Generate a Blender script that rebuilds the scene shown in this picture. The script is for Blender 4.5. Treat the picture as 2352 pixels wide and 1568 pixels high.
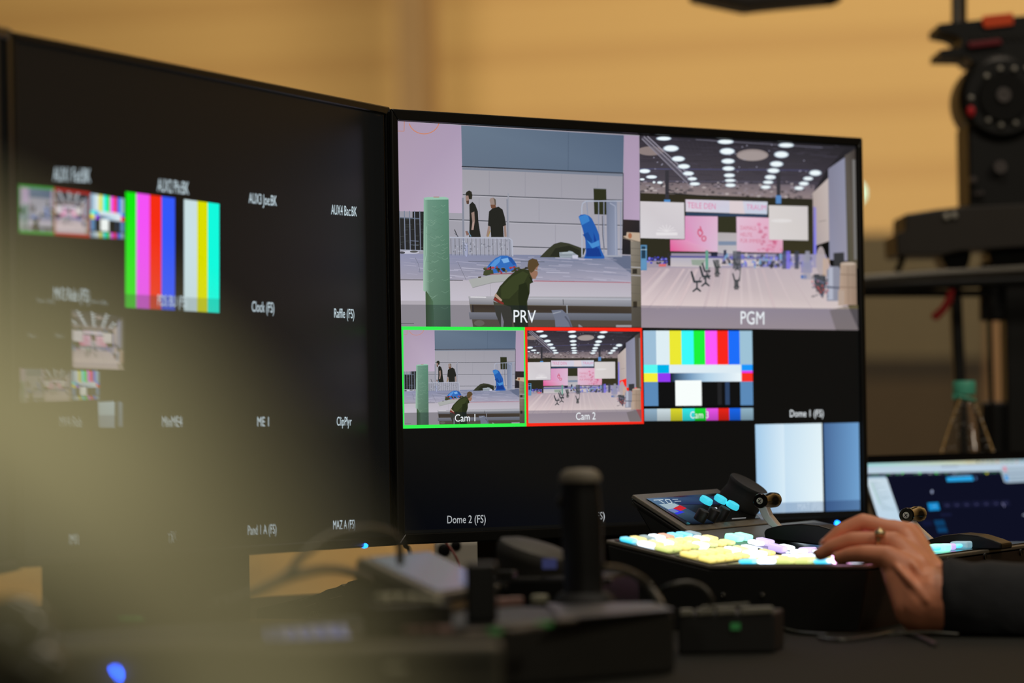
import bpy, bmesh, math, random
from mathutils import Vector, Matrix
from mathutils.geometry import tessellate_polygon
random.seed(7)
scn = bpy.context.scene
for o in list(bpy.data.objects): bpy.data.objects.remove(o)
# ---------------------------------------------------------------- camera, light, exposure
EYE = 0.93
FPX = 135.0/36.0*2352
PITCH = math.radians(1.08); ROLL = -0.018
cp, sp = math.cos(PITCH), math.sin(PITCH)
FWD = Vector((0, cp, sp)); r0 = Vector((1, 0, 0)); u0 = Vector((0, -sp, cp))
cr, sr = math.cos(ROLL), math.sin(ROLL)
CR = r0*cr + u0*sr; CU = -r0*sr + u0*cr
CAM = Vector((0, 0, EYE))
cd = bpy.data.cameras.new('camera'); cam = bpy.data.objects.new('camera', cd)
scn.collection.objects.link(cam); scn.camera = cam
m = Matrix((CR, CU, -FWD)).transposed().to_4x4(); m.translation = CAM
cam.matrix_world = m
cd.lens = 135; cd.sensor_width = 36; cd.sensor_fit = 'HORIZONTAL'
cd.clip_start = 0.02; cd.clip_end = 100
cd.dof.use_dof = True; cd.dof.focus_distance = 3.14; cd.dof.aperture_fstop = 5.0
scn.view_settings.view_transform = 'Standard'; scn.view_settings.look = 'None'
scn.view_settings.gamma = 1; scn.view_settings.exposure = 0
scn.view_settings.use_curve_mapping = False
w = bpy.data.worlds.new('world'); scn.world = w; w.use_nodes = True
w.node_tree.nodes['Background'].inputs[0].default_value = (1.0, .86, .66, 1)
w.node_tree.nodes['Background'].inputs[1].default_value = 0.10
def area(name, loc, target, size, power, col, sy=None):
    l = bpy.data.lights.new(name, 'AREA'); l.energy = power; l.color = col
    l.shape = 'RECTANGLE'; l.size = size; l.size_y = sy or size
    o = bpy.data.objects.new(name, l); scn.collection.objects.link(o); o.location = loc
    d = Vector(target)-Vector(loc); o.rotation_euler = d.to_track_quat('-Z', 'Y').to_euler()
    return o
area('hall_and_fill_light', (1.4, 7.8, 5.4), (0.9, 12.0, 1.2), 2.2, 325, (1, .93, .80))
area('hall_and_fill_light', (-.9, 9.3, 1.2), (-.75, 12.5, .35), .8, 26, (1, .93, .80))  # added low fill that brightens the wall beneath the monitors
area('hall_and_fill_light', (.6, 4.4, 3.6), (.3, 3.0, .8), .7, 15, (1, .86, .68))
area('hall_and_fill_light', (1.9, 1.6, 2.6), (.33, 2.85, .8), .5, 12, (1, .88, .72))
area('hall_and_fill_light', (.2, 2.2, 2.9), (.55, 4.1, 1.2), .4, 9, (1, .9, .78))  # added fill aimed at the tripod head
area('strap_fill_light', (-.25, .13, 1.12), (-.05, .42, .925), .08, .92, (1, .96, .78))  # unseen lamp added to brighten the strap near the lens

# ---------------------------------------------------------------- helpers
def P(px, py, d):                                   # place in the room seen at this pixel of the photo, d metres out
    return CAM + d*(FWD + (px-1176)/FPX*CR - (py-784)/FPX*CU)
def ray(px, py): return (P(px, py, 1)-CAM)
def hit(px, py, o, n):
    r = ray(px, py); return CAM + r*((o-CAM).dot(n)/r.dot(n))
def srgb(c):
    return tuple(((v/255)/12.92 if v <= 10 else ((v/255+.055)/1.055)**2.4) for v in c[:3])
MATS = {}
def mat(name, col, rough=.5, metal=0, emit=None, es=1, spec=.5, noise=.12, scale=40, trans=0, bump=0, sss=0, coat=0):
    if name in MATS: return MATS[name]
    mt = bpy.data.materials.new(name); mt.use_nodes = True; nt = mt.node_tree
    b = nt.nodes['Principled BSDF']; c = srgb(col)
    b.inputs['Roughness'].default_value = rough; b.inputs['Metallic'].default_value = metal
    b.inputs['Specular IOR Level'].default_value = spec
    b.inputs['Transmission Weight'].default_value = trans
    b.inputs['Coat Weight'].default_value = coat
    if sss:
        b.inputs['Subsurface Weight'].default_value = sss; b.inputs['Subsurface Radius'].default_value = (.01, .004, .002)
        b.inputs['Subsurface Scale'].default_value = .5
    tc = nt.nodes.new('ShaderNodeTexCoord'); nz = nt.nodes.new('ShaderNodeTexNoise'); nz.inputs['Scale'].default_value = scale
    nt.links.new(tc.outputs['Object'], nz.inputs['Vector'])
    mx = nt.nodes.new('ShaderNodeMix'); mx.data_type = 'RGBA'
    mx.inputs[6].default_value = tuple(x*(1-noise) for x in c)+(1,); mx.inputs[7].default_value = tuple(min(1, x*(1+noise)) for x in c)+(1,)
    nt.links.new(nz.outputs['Fac'], mx.inputs[0]); nt.links.new(mx.outputs[2], b.inputs['Base Color'])
    if bump:
        bp = nt.nodes.new('ShaderNodeBump'); bp.inputs['Strength'].default_value = bump; bp.inputs['Distance'].default_value = .002
        nt.links.new(nz.outputs['Fac'], bp.inputs['Height']); nt.links.new(bp.outputs['Normal'], b.inputs['Normal'])
    if emit is not None:
        b.inputs['Emission Color'].default_value = srgb(emit)+(1,); b.inputs['Emission Strength'].default_value = es
    MATS[name] = mt; return mt
def pic_material():
    mt = bpy.data.materials.new('screen_picture'); mt.use_nodes = True; nt = mt.node_tree; nt.nodes.clear()
    out = nt.nodes.new('ShaderNodeOutputMaterial'); a = nt.nodes.new('ShaderNodeAttribute'); a.attribute_name = 'Col'
    e = nt.nodes.new('ShaderNodeEmission'); t = nt.nodes.new('ShaderNodeBsdfTransparent'); mx = nt.nodes.new('ShaderNodeMixShader')
    nt.links.new(a.outputs['Color'], e.inputs['Color']); nt.links.new(a.outputs['Alpha'], mx.inputs[0])
    nt.links.new(t.outputs[0], mx.inputs[1]); nt.links.new(e.outputs[0], mx.inputs[2]); nt.links.new(mx.outputs[0], out.inputs[0])
    return mt
PICMAT = pic_material()
BLACK = mat('black_plastic', (23, 23, 21), .45, noise=.2, spec=.35)
BLACKG = mat('black_gloss', (20, 20, 20), .15, noise=.1)
BEZ = mat('bezel_plastic', (26, 26, 24), .30, noise=.1, scale=200)
RUBBER = mat('black_rubber', (30, 30, 29), .65, noise=.15)
DGREY = mat('dark_grey_metal', (62, 61, 57), .4, .6)
GREY = mat('grey_plate', (128, 122, 110), .45, .5, noise=.15, scale=900, bump=.15)
CHROME = mat('brushed_chrome', (190, 190, 192), .22, 1, noise=.1)
DCHROME = mat('dark_chrome', (110, 100, 88), .12, 1, noise=.1)
CABLE = mat('cable_rubber', (58, 57, 50), .4, noise=.15)

def frame_to(z):                                    # rotation whose local Z is z
    return Vector(z).normalized().to_track_quat('Z', 'Y').to_matrix()
class MB:
    def __init__(s): s.bm = bmesh.new()
    def _add(s, vs, fs):
        bv = [s.bm.verts.new(v) for v in vs]
        for f in fs:
            try: s.bm.faces.new([bv[i] for i in f])
            except ValueError: pass
        return s
    def box(s, c, size, R=None):
        R = R or Matrix.Identity(3); c = Vector(c); x, y, z = [q/2 for q in size]
        vs = [c + R @ Vector((a*x, b*y, d*z)) for a in (-1, 1) for b in (-1, 1) for d in (-1, 1)]
        return s._add(vs, [(0,1,3,2),(4,6,7,5),(0,4,5,1),(2,3,7,6),(0,2,6,4),(1,5,7,3)])
    def prism(s, pts, vec):
        n = len(pts); pts = [Vector(p) for p in pts]; vec = Vector(vec)
        vs = pts + [p+vec for p in pts]
        tris = tessellate_polygon([pts])
        fs = [tuple(t) for t in tris] + [tuple(i+n for i in reversed(t)) for t in tris] if n > 4 else [tuple(range(n)), tuple(range(2*n-1, n-1, -1))]
        return s._add(vs, fs + [(i, i+n, (i+1) % n+n, (i+1) % n) for i in range(n)])
    def loft(s, rings, cap=True):
        n = len(rings[0]); vs = [v for r in rings for v in r]; fs = []
        for k in range(len(rings)-1):
            for i in range(n):
                fs.append((k*n+i, k*n+(i+1) % n, (k+1)*n+(i+1) % n, (k+1)*n+i))
        if cap: fs += [tuple(range(n-1, -1, -1)), tuple(range((len(rings)-1)*n, len(rings)*n))]
        return s._add(vs, fs)
    def lathe(s, prof, o, axis=(0, 0, 1), seg=32, sx=1, sy=1, cap=True):
        R = frame_to(axis) if tuple(axis) != (0, 0, 1) else Matrix.Identity(3); o = Vector(o)
        rings = [[o + R @ Vector((max(r, 1e-5)*sx*math.cos(6.28318*i/seg), max(r, 1e-5)*sy*math.sin(6.28318*i/seg), h)) for i in range(seg)] for r, h in prof]
        return s.loft(rings, cap)
    def cyl(s, a, b, r, r2=None, seg=20):
        a, b = Vector(a), Vector(b); L = (b-a).length
        return s.lathe([(r, 0), (r if r2 is None else r2, L)], a, tuple((b-a).normalized()), seg)
    def sphere(s, c, r, sc=(1, 1, 1), seg=20, axis=(0, 0, 1)):
        n = seg//2
        return s.lathe([(r*math.sin(math.pi*i/n), -r*sc[2]*math.cos(math.pi*i/n)) for i in range(n+1)], c, axis, seg, sc[0], sc[1])
    def tube(s, pts, r, seg=10, smooth=True):
        pts = [Vector(p) for p in pts]
        if smooth: pts = spline(pts, 8)
        rings = []; up = Vector((.1, .2, 1)).normalized()
        for i, p in enumerate(pts):
            t = (pts[min(i+1, len(pts)-1)]-pts[max(i-1, 0)]).normalized()
            a = up.cross(t).normalized(); b = t.cross(a)
            rr = r[min(int(i*len(r)/len(pts)), len(r)-1)] if isinstance(r, (list, tuple)) else r
            rings.append([p + rr*(math.cos(6.28318*k/seg)*a + math.sin(6.28318*k/seg)*b) for k in range(seg)])
        return s.loft(rings)
    def build(s, name, m, parent=None, bevel=0, smooth=False, seg=2, **props):
        bmesh.ops.recalc_face_normals(s.bm, faces=s.bm.faces)
        return link(name, s.bm, m, parent, bevel, smooth, seg, **props)
def link(name, bm, m, parent=None, bevel=0, smooth=False, seg=2, **props):
    org = Vector((0, 0, 0)); q = parent
    if parent is not None:
        while q is not None: org += q.location; q = q.parent
        base = org
    else:
        zs = [v.co.z for v in bm.verts]; n = len(bm.verts)
        base = Vector((sum(v.co.x for v in bm.verts)/n, sum(v.co.y for v in bm.verts)/n, min(zs)))
    bmesh.ops.translate(bm, verts=bm.verts, vec=-base)
    me = bpy.data.meshes.new(name); bm.to_mesh(me); bm.free()
    if smooth:
        for p in me.polygons: p.use_smooth = True
    me.materials.append(m)
    o = bpy.data.objects.new(name, me); scn.collection.objects.link(o)
    if parent is not None: o.parent = parent
    else: o.location = base
    if smooth and not bevel:
        es = o.modifiers.new('edge', 'EDGE_SPLIT'); es.split_angle = math.radians(40)
    if bevel:
        b = o.modifiers.new('bevel', 'BEVEL'); b.width = bevel; b.segments = seg; b.limit_method = 'ANGLE'; b.angle_limit = math.radians(35)
    for k, v in props.items(): o[k] = v
    return o
def thing(name, label, cat, loc, group=None):
    o = bpy.data.objects.new(name, None); scn.collection.objects.link(o); o.location = loc
    o.empty_display_size = .05
    o['label'] = label; o['category'] = cat
    if group: o['group'] = group
    return o
def tag(o, label, cat, group=None):
    o['label'] = label; o['category'] = cat
    if group: o['group'] = group
    return o
def spline(pts, k):
    out = []; n = len(pts)
    for i in range(n-1):
        p0 = pts[max(i-1, 0)]; p1 = pts[i]; p2 = pts[i+1]; p3 = pts[min(i+2, n-1)]
        for j in range(k):
            t = j/k
            out.append(.5*((2*p1)+(p2-p0)*t+(2*p0-5*p1+4*p2-p3)*t*t+(3*p1-p0-3*p2+p3)*t**3))
    out.append(pts[-1]); return out
class Face:                                         # an upright plane standing in the room, turned by yaw, through an anchor
    def __init__(s, ax, ay, d, yaw=0, pitch=0):
        s.o = P(ax, ay, d); y = math.radians(yaw)
        s.n = Vector((math.sin(y), -math.cos(y), math.tan(math.radians(pitch)))).normalized()   # towards the viewer
    def at(s, x, y, off=0): return hit(x, y, s.o, s.n) + s.n*off
    def prism(s, mb, pts, t, off=0): return mb.prism([s.at(x, y, off) for x, y in pts], -s.n*t)
# screens ------------------------------------------------------------------
def homog(src, dst):
    import numpy as np
    A = []; B = []
    for (x, y), (u, v) in zip(src, dst):
        A.append([x, y, 1, 0, 0, 0, -u*x, -u*y]); B.append(u)
        A.append([0, 0, 0, x, y, 1, -v*x, -v*y]); B.append(v)
    h = [float(q) for q in np.linalg.solve(np.array(A, float), np.array(B, float))]
    def f(x, y):
        w_ = h[6]*x+h[7]*y+1
        return ((h[0]*x+h[1]*y+h[2])/w_, (h[3]*x+h[4]*y+h[5])/w_)
    return f
SQ = [(0, 0), (1, 0), (1, 1), (0, 1)]
_txt = {}
def text_tris(s):
    if s in _txt: return _txt[s]
    cu = bpy.data.curves.new('t', 'FONT'); cu.body = s; cu.resolution_u = 3
    o = bpy.data.objects.new('t', cu); scn.collection.objects.link(o)
    dg = bpy.context.evaluated_depsgraph_get(); me = bpy.data.meshes.new_from_object(o.evaluated_get(dg))
    vs = [(v.co.x, v.co.y) for v in me.vertices]; fs = [tuple(p.vertices) for p in me.polygons]
    bpy.data.objects.remove(o); bpy.data.curves.remove(cu); bpy.data.meshes.remove(me)
    x0 = min(v[0] for v in vs); x1 = max(v[0] for v in vs); cap = .70
    _txt[s] = ([((x-x0)/(x1-x0), y/cap) for x, y in vs], fs); return _txt[s]
class Pic:                                          # shapes in a flat picture, drawn from back to front
    def __init__(s): s.ops = []
    def poly(s, pts, col, a=1): s.ops.append((list(pts), None, [tuple(col)+(a,)]*len(pts))); return s
    def grad(s, pts, cols, a=1): s.ops.append((list(pts), [(0,1,2,3)], [tuple(c)+(a,) for c in cols])); return s
    def rect(s, x0, y0, x1, y1, col, a=1): return s.poly([(x0,y0),(x1,y0),(x1,y1),(x0,y1)], col, a)
    def ell(s, cx, cy, rx, ry, col, a=1, n=20): return s.poly([(cx+rx*math.cos(6.28318*i/n), cy+ry*math.sin(6.28318*i/n)) for i in range(n)], col, a)
    def line(s, pts, w_, col, a=1):
        for (x0, y0), (x1, y1) in zip(pts, pts[1:]):
            L = math.hypot(x1-x0, y1-y0) or 1; nx, ny = -(y1-y0)/L*w_/2, (x1-x0)/L*w_/2
            s.poly([(x0+nx, y0+ny), (x1+nx, y1+ny), (x1-nx, y1-ny), (x0-nx, y0-ny)], col, a)
        return s
    def text(s, t, x0, y0, x1, y1, h, col, a=1, slant=0):    # baseline from (x0,y0) to (x1,y1), capital height h
        vs, fs = text_tris(t)
        pts = [(x0+(x1-x0)*u+slant*v, y0+(y1-y0)*u-h*v) for u, v in vs]
        s.ops.append((pts, fs, [tuple(col)+(a,)]*len(pts))); return s
    def put(s, other, src, dst):                             # other picture, its src quad moved onto the dst quad
        f = homog(src, dst)
        for pts, fs, cols in other.ops: s.ops.append(([f(x, y) for x, y in pts], fs, cols))
        return s
    def build(s, name, face, parent, off=.0003, step=.000005, gain=1, bl=0):
        bm = bmesh.new(); lay = bm.loops.layers.float_color.new('Col'); k = 0
        import numpy as np
        bb = np.array([[min(q[0] for q in o_[0]), max(q[0] for q in o_[0]), min(q[1] for q in o_[0]), max(q[1] for q in o_[0])] for o_ in s.ops]); lv = np.zeros(len(bb), int)
        for i in range(1, len(bb)):                          # a shape lies one layer above whatever it overlaps
            b_ = bb[i]; mk = (bb[:i, 0] < b_[1]) & (bb[:i, 1] > b_[0]) & (bb[:i, 2] < b_[3]) & (bb[:i, 3] > b_[2])
            if mk.any(): lv[i] = lv[:i][mk].max()+1
        for pts, fs, cols in s.ops:
            z = off+step*int(lv[k]); k += 1
            bv = [bm.verts.new(face.at(x, y, z)) for x, y in pts]
            if fs is None:
                fs = [tuple(range(len(pts)))] if len(pts) <= 4 else tessellate_polygon([[Vector((x, y, 0)) for x, y in pts]])
            for f in fs:
                if len(set(f)) < 3: continue
                try: nf = bm.faces.new([bv[i] for i in f])
                except ValueError: continue
                for i, lp in zip(f, nf.loops):
                    c = srgb(cols[i]); lp[lay] = (c[0]*gain, c[1]*gain, c[2]*gain, cols[i][3])
        return link(name, bm, PICMAT, parent)
# ---------------------------------------------------------------- the pictures shown on the screens
def prv_picture():
    p = Pic(); R = random.Random(3)
    p.poly([(20,20),(1820,130),(1835,1545),(50,1540)], (165,160,172))
    p.grad([(28,24),(510,58),(520,703),(40,688)], [(170,152,172),(170,152,178),(188,172,194),(178,160,182)])
    p.line([(90,28),(88,100),(34,98)], 5, (190,130,110))
    p.line([(235+112*math.cos(a), 22+98*math.sin(a)) for a in [math.pi*i/14 for i in range(1,14)]], 6, (205,130,95))
    p.grad([(508,58),(1704,130),(1698,408),(515,362)], [(104,120,138),(84,100,122),(92,108,130),(100,114,132)])
    p.line([(1296,105),(1294,390)], 3, (76,90,110))
    p.grad([(516,362),(1696,408),(1692,1022),(518,1015)], [(158,156,164),(152,150,160),(170,168,180),(172,170,180)])
    p.poly([(516,366),(1696,412),(1694,432),(900,396),(516,382)], (122,130,146))
    p.line([(512,359),(1698,408)], 9, (52,56,66))
    p.poly([(420,702),(520,702),(520,1000),(420,1000)], (160,158,168))
    for l in ([(520,566),(900,582),(1400,600),(1692,606)], [(420,748),(900,768),(1400,784),(1692,792)], [(880,948),(1400,962),(1690,968)]):
        p.line(l, 7, (82,84,92)); p.line([(x,y+8) for x,y in l], 5, (178,176,186))
    for x,y0,y1 in ((714,385,565),(978,400,580),(1246,412,595),(1510,425,600),(1080,590,765),(860,780,940),(1200,785,950),(640,590,740)):
        p.line([(x,y0),(x,y1)], 2.5, (140,139,150))
    p.grad([(1704,130),(1816,136),(1819,754),(1698,748)], [(170,150,175),(170,150,176),(182,160,188),(176,156,182)])
    p.poly([(1696,408),(1702,408),(1700,1000),(1690,1000)], (70,74,84))
    p.grad([(1698,748),(1819,754),(1822,1010),(1690,1005)], [(52,44,44),(46,42,44),(30,30,34),(36,36,40)])
    # crowd barrier and cases, left
    p.poly([(42,688),(236,690),(232,1000),(48,1000)], (150,148,160))
    p.poly([(150,690),(236,690),(234,975),(48,975),(45,735),(150,735)], (42,42,42))
    for i in range(30):
        x=R.uniform(48,230); y=R.uniform(735,960); p.line([(x,y),(x+R.uniform(5,50),y+R.uniform(-3,3))], 3, (70,72,70))
    p.line([(45,735),(205,742)], 8, (92,102,118)); p.line([(135,905),(195,908)], 6, (100,108,126)); p.line([(135,935),(195,938)], 4, (90,98,112))
    for x in (52,90,128,165,203): p.line([(x,686),(x+6,972)], 7, (122,130,150))
    p.line([(45,972),(225,978)], 8, (168,172,188))
    p.ell(130,990,70,12,(190,190,205)); p.ell(160,985,30,8,(90,90,90)); p.ell(75,992,20,8,(70,70,76))
    # stage floor
    p.grad([(48,1000),(1750,1015),(1762,1210),(54,1190)], [(142,144,172),(112,122,148),(168,164,182),(160,156,172)])
    p.grad([(1560,1010),(1752,1015),(1762,1150),(1640,1060)], [(100,108,132)]*4)
    for i in range(120):
        x=R.uniform(55,1650); y=R.uniform(1025,1195); L=R.uniform(40,200); c=R.choice([(186,184,205),(150,150,170),(196,194,212),(132,136,160)])
        p.line([(x,y),(min(x+L,1755),y+L*.04+R.uniform(-3,8))], R.uniform(2,7), c, .6)
    for i in range(9):
        x=480+i*7; p.line([(x,1060+i*15),(x+10,1075+i*15)], 2.5, (110,110,124))
    p.line([(170,1030),(195,1080),(205,1140)], 4, (120,122,140))
    p.line([(560,1055),(780,1062)], 4, (90,92,104)); p.line([(850,1052),(1120,1060)], 4, (80,86,96))
    # stage front
    p.grad([(54,1188),(1762,1210),(1770,1345),(60,1350)], [(186,180,190),(180,172,184),(190,186,196),(196,190,202)])
    p.poly([(54,1186),(520,1192),(520,1200),(54,1195)], (120,116,124))
    p.line([(1040,1200),(1752,1212)], 5, (170,78,90))
    p.poly([(560,1190),(760,1152),(860,1150),(1000,1190),(740,1215),(590,1250)], (168,170,168))
    p.line([(590,1250),(740,1212),(990,1190)], 4, (140,140,142)); p.line([(722,1225),(722,1310)], 3, (165,160,170))
    p.poly([(58,1345),(565,1345),(590,1545),(62,1545)], (176,170,178)); p.line([(66,1512),(160,1512)], 4, (90,88,92))
    # scaffold rails
    p.poly([(560,1312),(1770,1320),(1776,1545),(596,1545)], (104,94,78))
    p.grad([(558,1312),(1770,1322),(1774,1388),(572,1372)], [(176,174,180),(164,166,176),(128,130,138),(120,120,126)])
    p.line([(575,1318),(690,1320)], 9, (214,212,216)); p.line([(1000,1330),(1765,1336)], 4, (196,196,206))
    p.grad([(596,1376),(1774,1390),(1775,1440),(598,1430)], [(74,60,42),(92,80,60),(80,68,50),(86,76,58)])
    p.grad([(562,1430),(1772,1440),(1774,1492),(570,1482)], [(150,152,164),(140,146,160),(118,122,132),(120,120,128)])
    p.line([(1256,1335),(1258,1376)], 5, (70,70,74)); p.line([(1284,1380),(1286,1440)], 9, (180,184,190)); p.line([(590,1375),(594,1430)], 12, (60,52,44))
    p.poly([(1170,1415),(1250,1412),(1290,1450),(1325,1538),(1200,1540),(1195,1480)], (142,148,168)); p.line([(1180,1440),(1240,1425)], 8, (190,196,210)); p.line([(1270,1460),(1300,1500),(1315,1538)], 12, (110,114,130))
    p.poly([(1368,1520),(1380,1522),(1410,1545),(1370,1545)], (176,178,186)); p.poly([(1645,1524),(1770,1524),(1772,1540),(1645,1540)], (196,196,202)); p.ell(640,1510,38,22,(126,120,108))
    # green wrapped roll
    p.grad([(232,590),(414,592),(430,1545),(248,1545)], [(112,150,132),(88,132,112),(76,104,84),(98,126,104)])
    p.grad([(232,590),(262,590),(275,1300),(228,1270)], [(140,180,160),(110,150,130),(100,132,112),(160,190,172)])
    p.poly([(232,590),(262,584),(385,582),(414,592),(414,602),(240,604)], (150,192,172)); p.rect(303,580,345,588,(170,140,130))
    p.line([(250,800),(252,1000),(232,1100)], 5, (170,200,184), .5)
    for i in range(60):
        y=R.uniform(650,1450); x=R.uniform(262,390); d=R.uniform(12,34)
        p.line([(x-d,y-d*.4),(x,y+R.uniform(0,6)),(x+d,y-d*.5)], 2.5, R.choice([(150,182,160),(130,166,144),(84,114,98)]), .45)
    p.grad([(248,1270),(300,1350),(310,1545),(248,1545)], [(66,86,58),(80,110,84),(84,116,90),(70,88,56)])
    # posts
    for x,y0 in ((515,590),(840,600)): p.line([(x+5,y0),(x+10,880)], 14 if x<600 else 10, (132,136,150))
    p.line([(853,556),(857,880)], 10, (150,152,164)); p.line([(524,880),(528,1010)], 14, (150,156,178))
    p.ell(545,970,12,52,(170,176,214)); p.ell(545,930,8,12,(196,200,230))
    # two standing people, simple distant shapes
    sk=(150,126,116); dk=(38,38,34)
    p.poly([(540,560),(548,545),(566,535),(584,545),(590,570),(586,600),(566,600),(545,575)], (44,42,34)); p.poly([(540,575),(560,572),(566,605),(562,632),(548,634),(542,610)], (150,124,114))
    p.poly([(545,612),(566,608),(564,634),(550,636)], (88,66,56))
    p.poly([(568,640),(590,618),(612,640),(630,690),(634,760),(640,800),(652,878),(566,878),(570,760)], dk)
    p.poly([(582,700),(604,690),(608,760),(598,826),(582,826),(590,770)], sk); p.poly([(590,765),(604,765),(598,822),(584,824)], (172,146,136))
    p.poly([(538,834),(560,832),(572,856),(548,868)], (132,100,92)); p.line([(555,830),(580,874)], 5, (120,160,190)); p.line([(458,822),(482,874)], 6, (60,62,66)); p.line([(460,850),(488,875)], 4, (80,84,96))
    p.poly([(716,606),(724,592),(744,588),(760,600),(764,640),(758,660),(730,660),(722,632)], (150,132,124)); p.poly([(744,588),(762,602),(764,640),(754,640),(750,610)], (98,88,78)); p.poly([(722,640),(760,640),(764,662),(742,674),(728,664)], (112,76,58))
    p.poly([(712,690),(736,668),(782,654),(812,676),(828,730),(838,790),(816,800),(820,878),(728,878),(722,800),(704,794)], dk)
    p.poly([(706,796),(720,800),(716,846),(700,876),(692,872)], sk); p.poly([(820,796),(836,792),(842,876),(826,876)], sk)
    p.line([(722,830),(704,876)], 6, (160,134,60))
    # barrier in front of them
    p.grad([(424,886),(880,890),(884,1018),(430,1014)], [(136,140,156)]*4, .35)
    for i in range(44):
        x=430+i*10.3; p.line([(x,888),(x+3,1012)], 3, (160,164,182) if i%3 else (96,100,112))
    for i in range(60):
        x=R.uniform(440,860); y=R.uniform(900,990); p.ell(x,y,4,6,R.choice([(90,94,104),(180,184,196),(110,114,126)]), .7)
    p.line([(422,880),(858,886),(880,900),(886,1020)], 9, (176,180,196)); p.line([(850,888),(866,910),(870,1015)], 6, (150,154,170))
    # covered mound, box, speaker, fence and blue bags at the right
    p.poly([(1085,1026),(1140,970),(1190,928),(1240,914),(1300,924),(1420,968),(1400,1028)], (56,58,44)); p.poly([(1160,1020),(1200,960),(1300,940),(1380,975),(1380,1024)], (42,44,34))
    p.poly([(1228,990),(1290,985),(1300,978),(1325,984),(1345,1000),(1365,1012),(1365,1032),(1232,1028)], (150,160,170)); p.line([(1235,1010),(1340,1010)], 4, (110,118,126)); p.line([(1250,995),(1330,992)], 4, (196,204,210)); p.rect(1325,1010,1366,1034,(196,196,214))
    p.poly([(1480,520),(1574,524),(1578,714),(1486,710)], (48,50,32)); p.line([(1480,520),(1574,524)], 5, (130,134,140))
    p.grad([(1574,606),(1652,612),(1658,1025),(1582,1018)], [(116,124,144),(132,140,162),(146,154,178),(124,132,156)])
    for x in (1460,1518,1556,1680): p.line([(x-30 if x==1460 else x,618),(x,1000)], 6, (140,148,170))
    p.line([(1396,1026),(1394,660),(1400,630),(1425,614),(1692,612)], 9, (172,178,196)); p.line([(1600,628),(1640,650),(1644,1010)], 8, (158,164,184)); p.line([(1545,720),(1548,860),(1558,960)], 5, (60,66,80))
    p.grad([(1395,1008),(1690,1012),(1690,1024),(1395,1022)], [(160,164,178)]*4)
    p.poly([(1370,728),(1385,714),(1418,710),(1448,722),(1468,742),(1500,806),(1522,860),(1532,960),(1560,1020),(1560,1036),(1410,1036),(1424,990),(1420,900),(1400,820)], (38,92,172))
    p.poly([(1372,730),(1418,712),(1440,722),(1452,760),(1395,790)], (60,128,200)); p.poly([(1400,860),(1440,840),(1470,900),(1460,930),(1430,900)], (30,74,150)); p.poly([(1480,840),(1500,900),(1515,1000),(1490,1000)], (28,64,150)); p.poly([(1430,900),(1466,925),(1520,900),(1525,940),(1470,960)], (72,140,206)); p.poly([(1430,960),(1520,960),(1540,1020),(1425,1020)], (26,60,140))
    p.poly([(688,1112),(720,1066),(760,1032),(800,1014),(842,1014),(880,1030),(912,1074),(920,1124),(700,1150)], (52,108,186)); p.poly([(700,1110),(752,1050),(800,1020),(790,1060),(740,1110)], (84,146,214)); p.poly([(850,1020),(880,1034),(910,1076),(890,1084),(862,1050)], (40,84,160)); p.poly([(800,1040),(850,1030),(862,1060),(820,1070)], (120,172,226))
    for i in range(46):
        x=R.uniform(680,990); y=1110+R.uniform(-14,34)*(1-abs(x-830)/400); p.ell(x,y,R.uniform(6,16),R.uniform(5,11),R.choice([(60,62,44),(150,60,66),(70,72,52),(46,46,40),(120,116,100),(176,70,76)]))
    p.poly([(672,1130),(690,1118),(740,1120),(746,1150),(690,1162),(668,1158)], (66,72,48)); p.poly([(630,1170),(655,1166),(652,1176),(634,1178)], (70,60,48))
    p.line([(720,1150),(900,1146)], 5, (150,70,72))
    # crouching worker
    p.poly([(742,1340),(760,1300),(790,1240),(850,1175),(905,1128),(960,1112),(1010,1120),(1030,1180),(1030,1212),(1012,1222),(1010,1290),(992,1350),(996,1440),(1000,1545),(900,1545),(880,1440),(830,1390)], (48,54,32))
    p.poly([(800,1250),(880,1170),(960,1128),(1000,1150),(960,1230),(860,1330),(800,1330)], (58,66,38)); p.poly([(930,1230),(985,1210),(1005,1290),(985,1360),(990,1450),(940,1440),(925,1330)], (38,44,26)); p.line([(1010,1170),(1034,1212)], 8, (30,34,22))
    p.poly([(996,1090),(1000,1050),(1030,1034),(1062,1044),(1078,1080),(1066,1110),(1070,1150),(1052,1186),(1030,1184),(1014,1150)], (150,112,92)); p.poly([(994,1094),(1000,1050),(1030,1034),(1064,1044),(1080,1082),(1058,1100),(1040,1128),(1020,1142),(1000,1120)], (88,70,46))
    p.line([(1048,1120),(1076,1130)], 4, (160,170,176)); p.poly([(760,1290),(808,1340),(800,1352),(750,1310)], (176,150,132)); p.poly([(752,1320),(820,1362),(816,1376),(744,1340)], (130,50,44))
    p.poly([(742,1350),(870,1390),(885,1470),(880,1545),(800,1545),(760,1440)], (74,72,60)); p.poly([(800,1430),(820,1500),(815,1545),(800,1545)], (150,150,160))
    # tall rack right
    p.grad([(1752,900),(1824,905),(1832,1545),(1760,1545)], [(140,132,120),(120,114,104),(96,88,70),(104,96,80)])
    for y in (960,1010,1060,1230,1290,1340): p.line([(1756,y),(1826,y+4)], 5, (96,90,82), .6)
    p.rect(1766,1112,1800,1148,(50,46,40)); p.line([(1754,1098),(1828,1102)], 8, (172,170,170)); p.line([(1756,1158),(1828,1162)], 8, (164,160,160)); p.rect(1770,1350,1800,1395,(54,48,38))
    p.poly([(1694,872),(1720,868),(1724,842),(1820,846),(1822,910),(1760,908)], (190,170,150)); p.ell(1748,868,14,20,(170,110,80)); p.line([(1694,884),(1822,916)], 7, (120,110,98))
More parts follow.
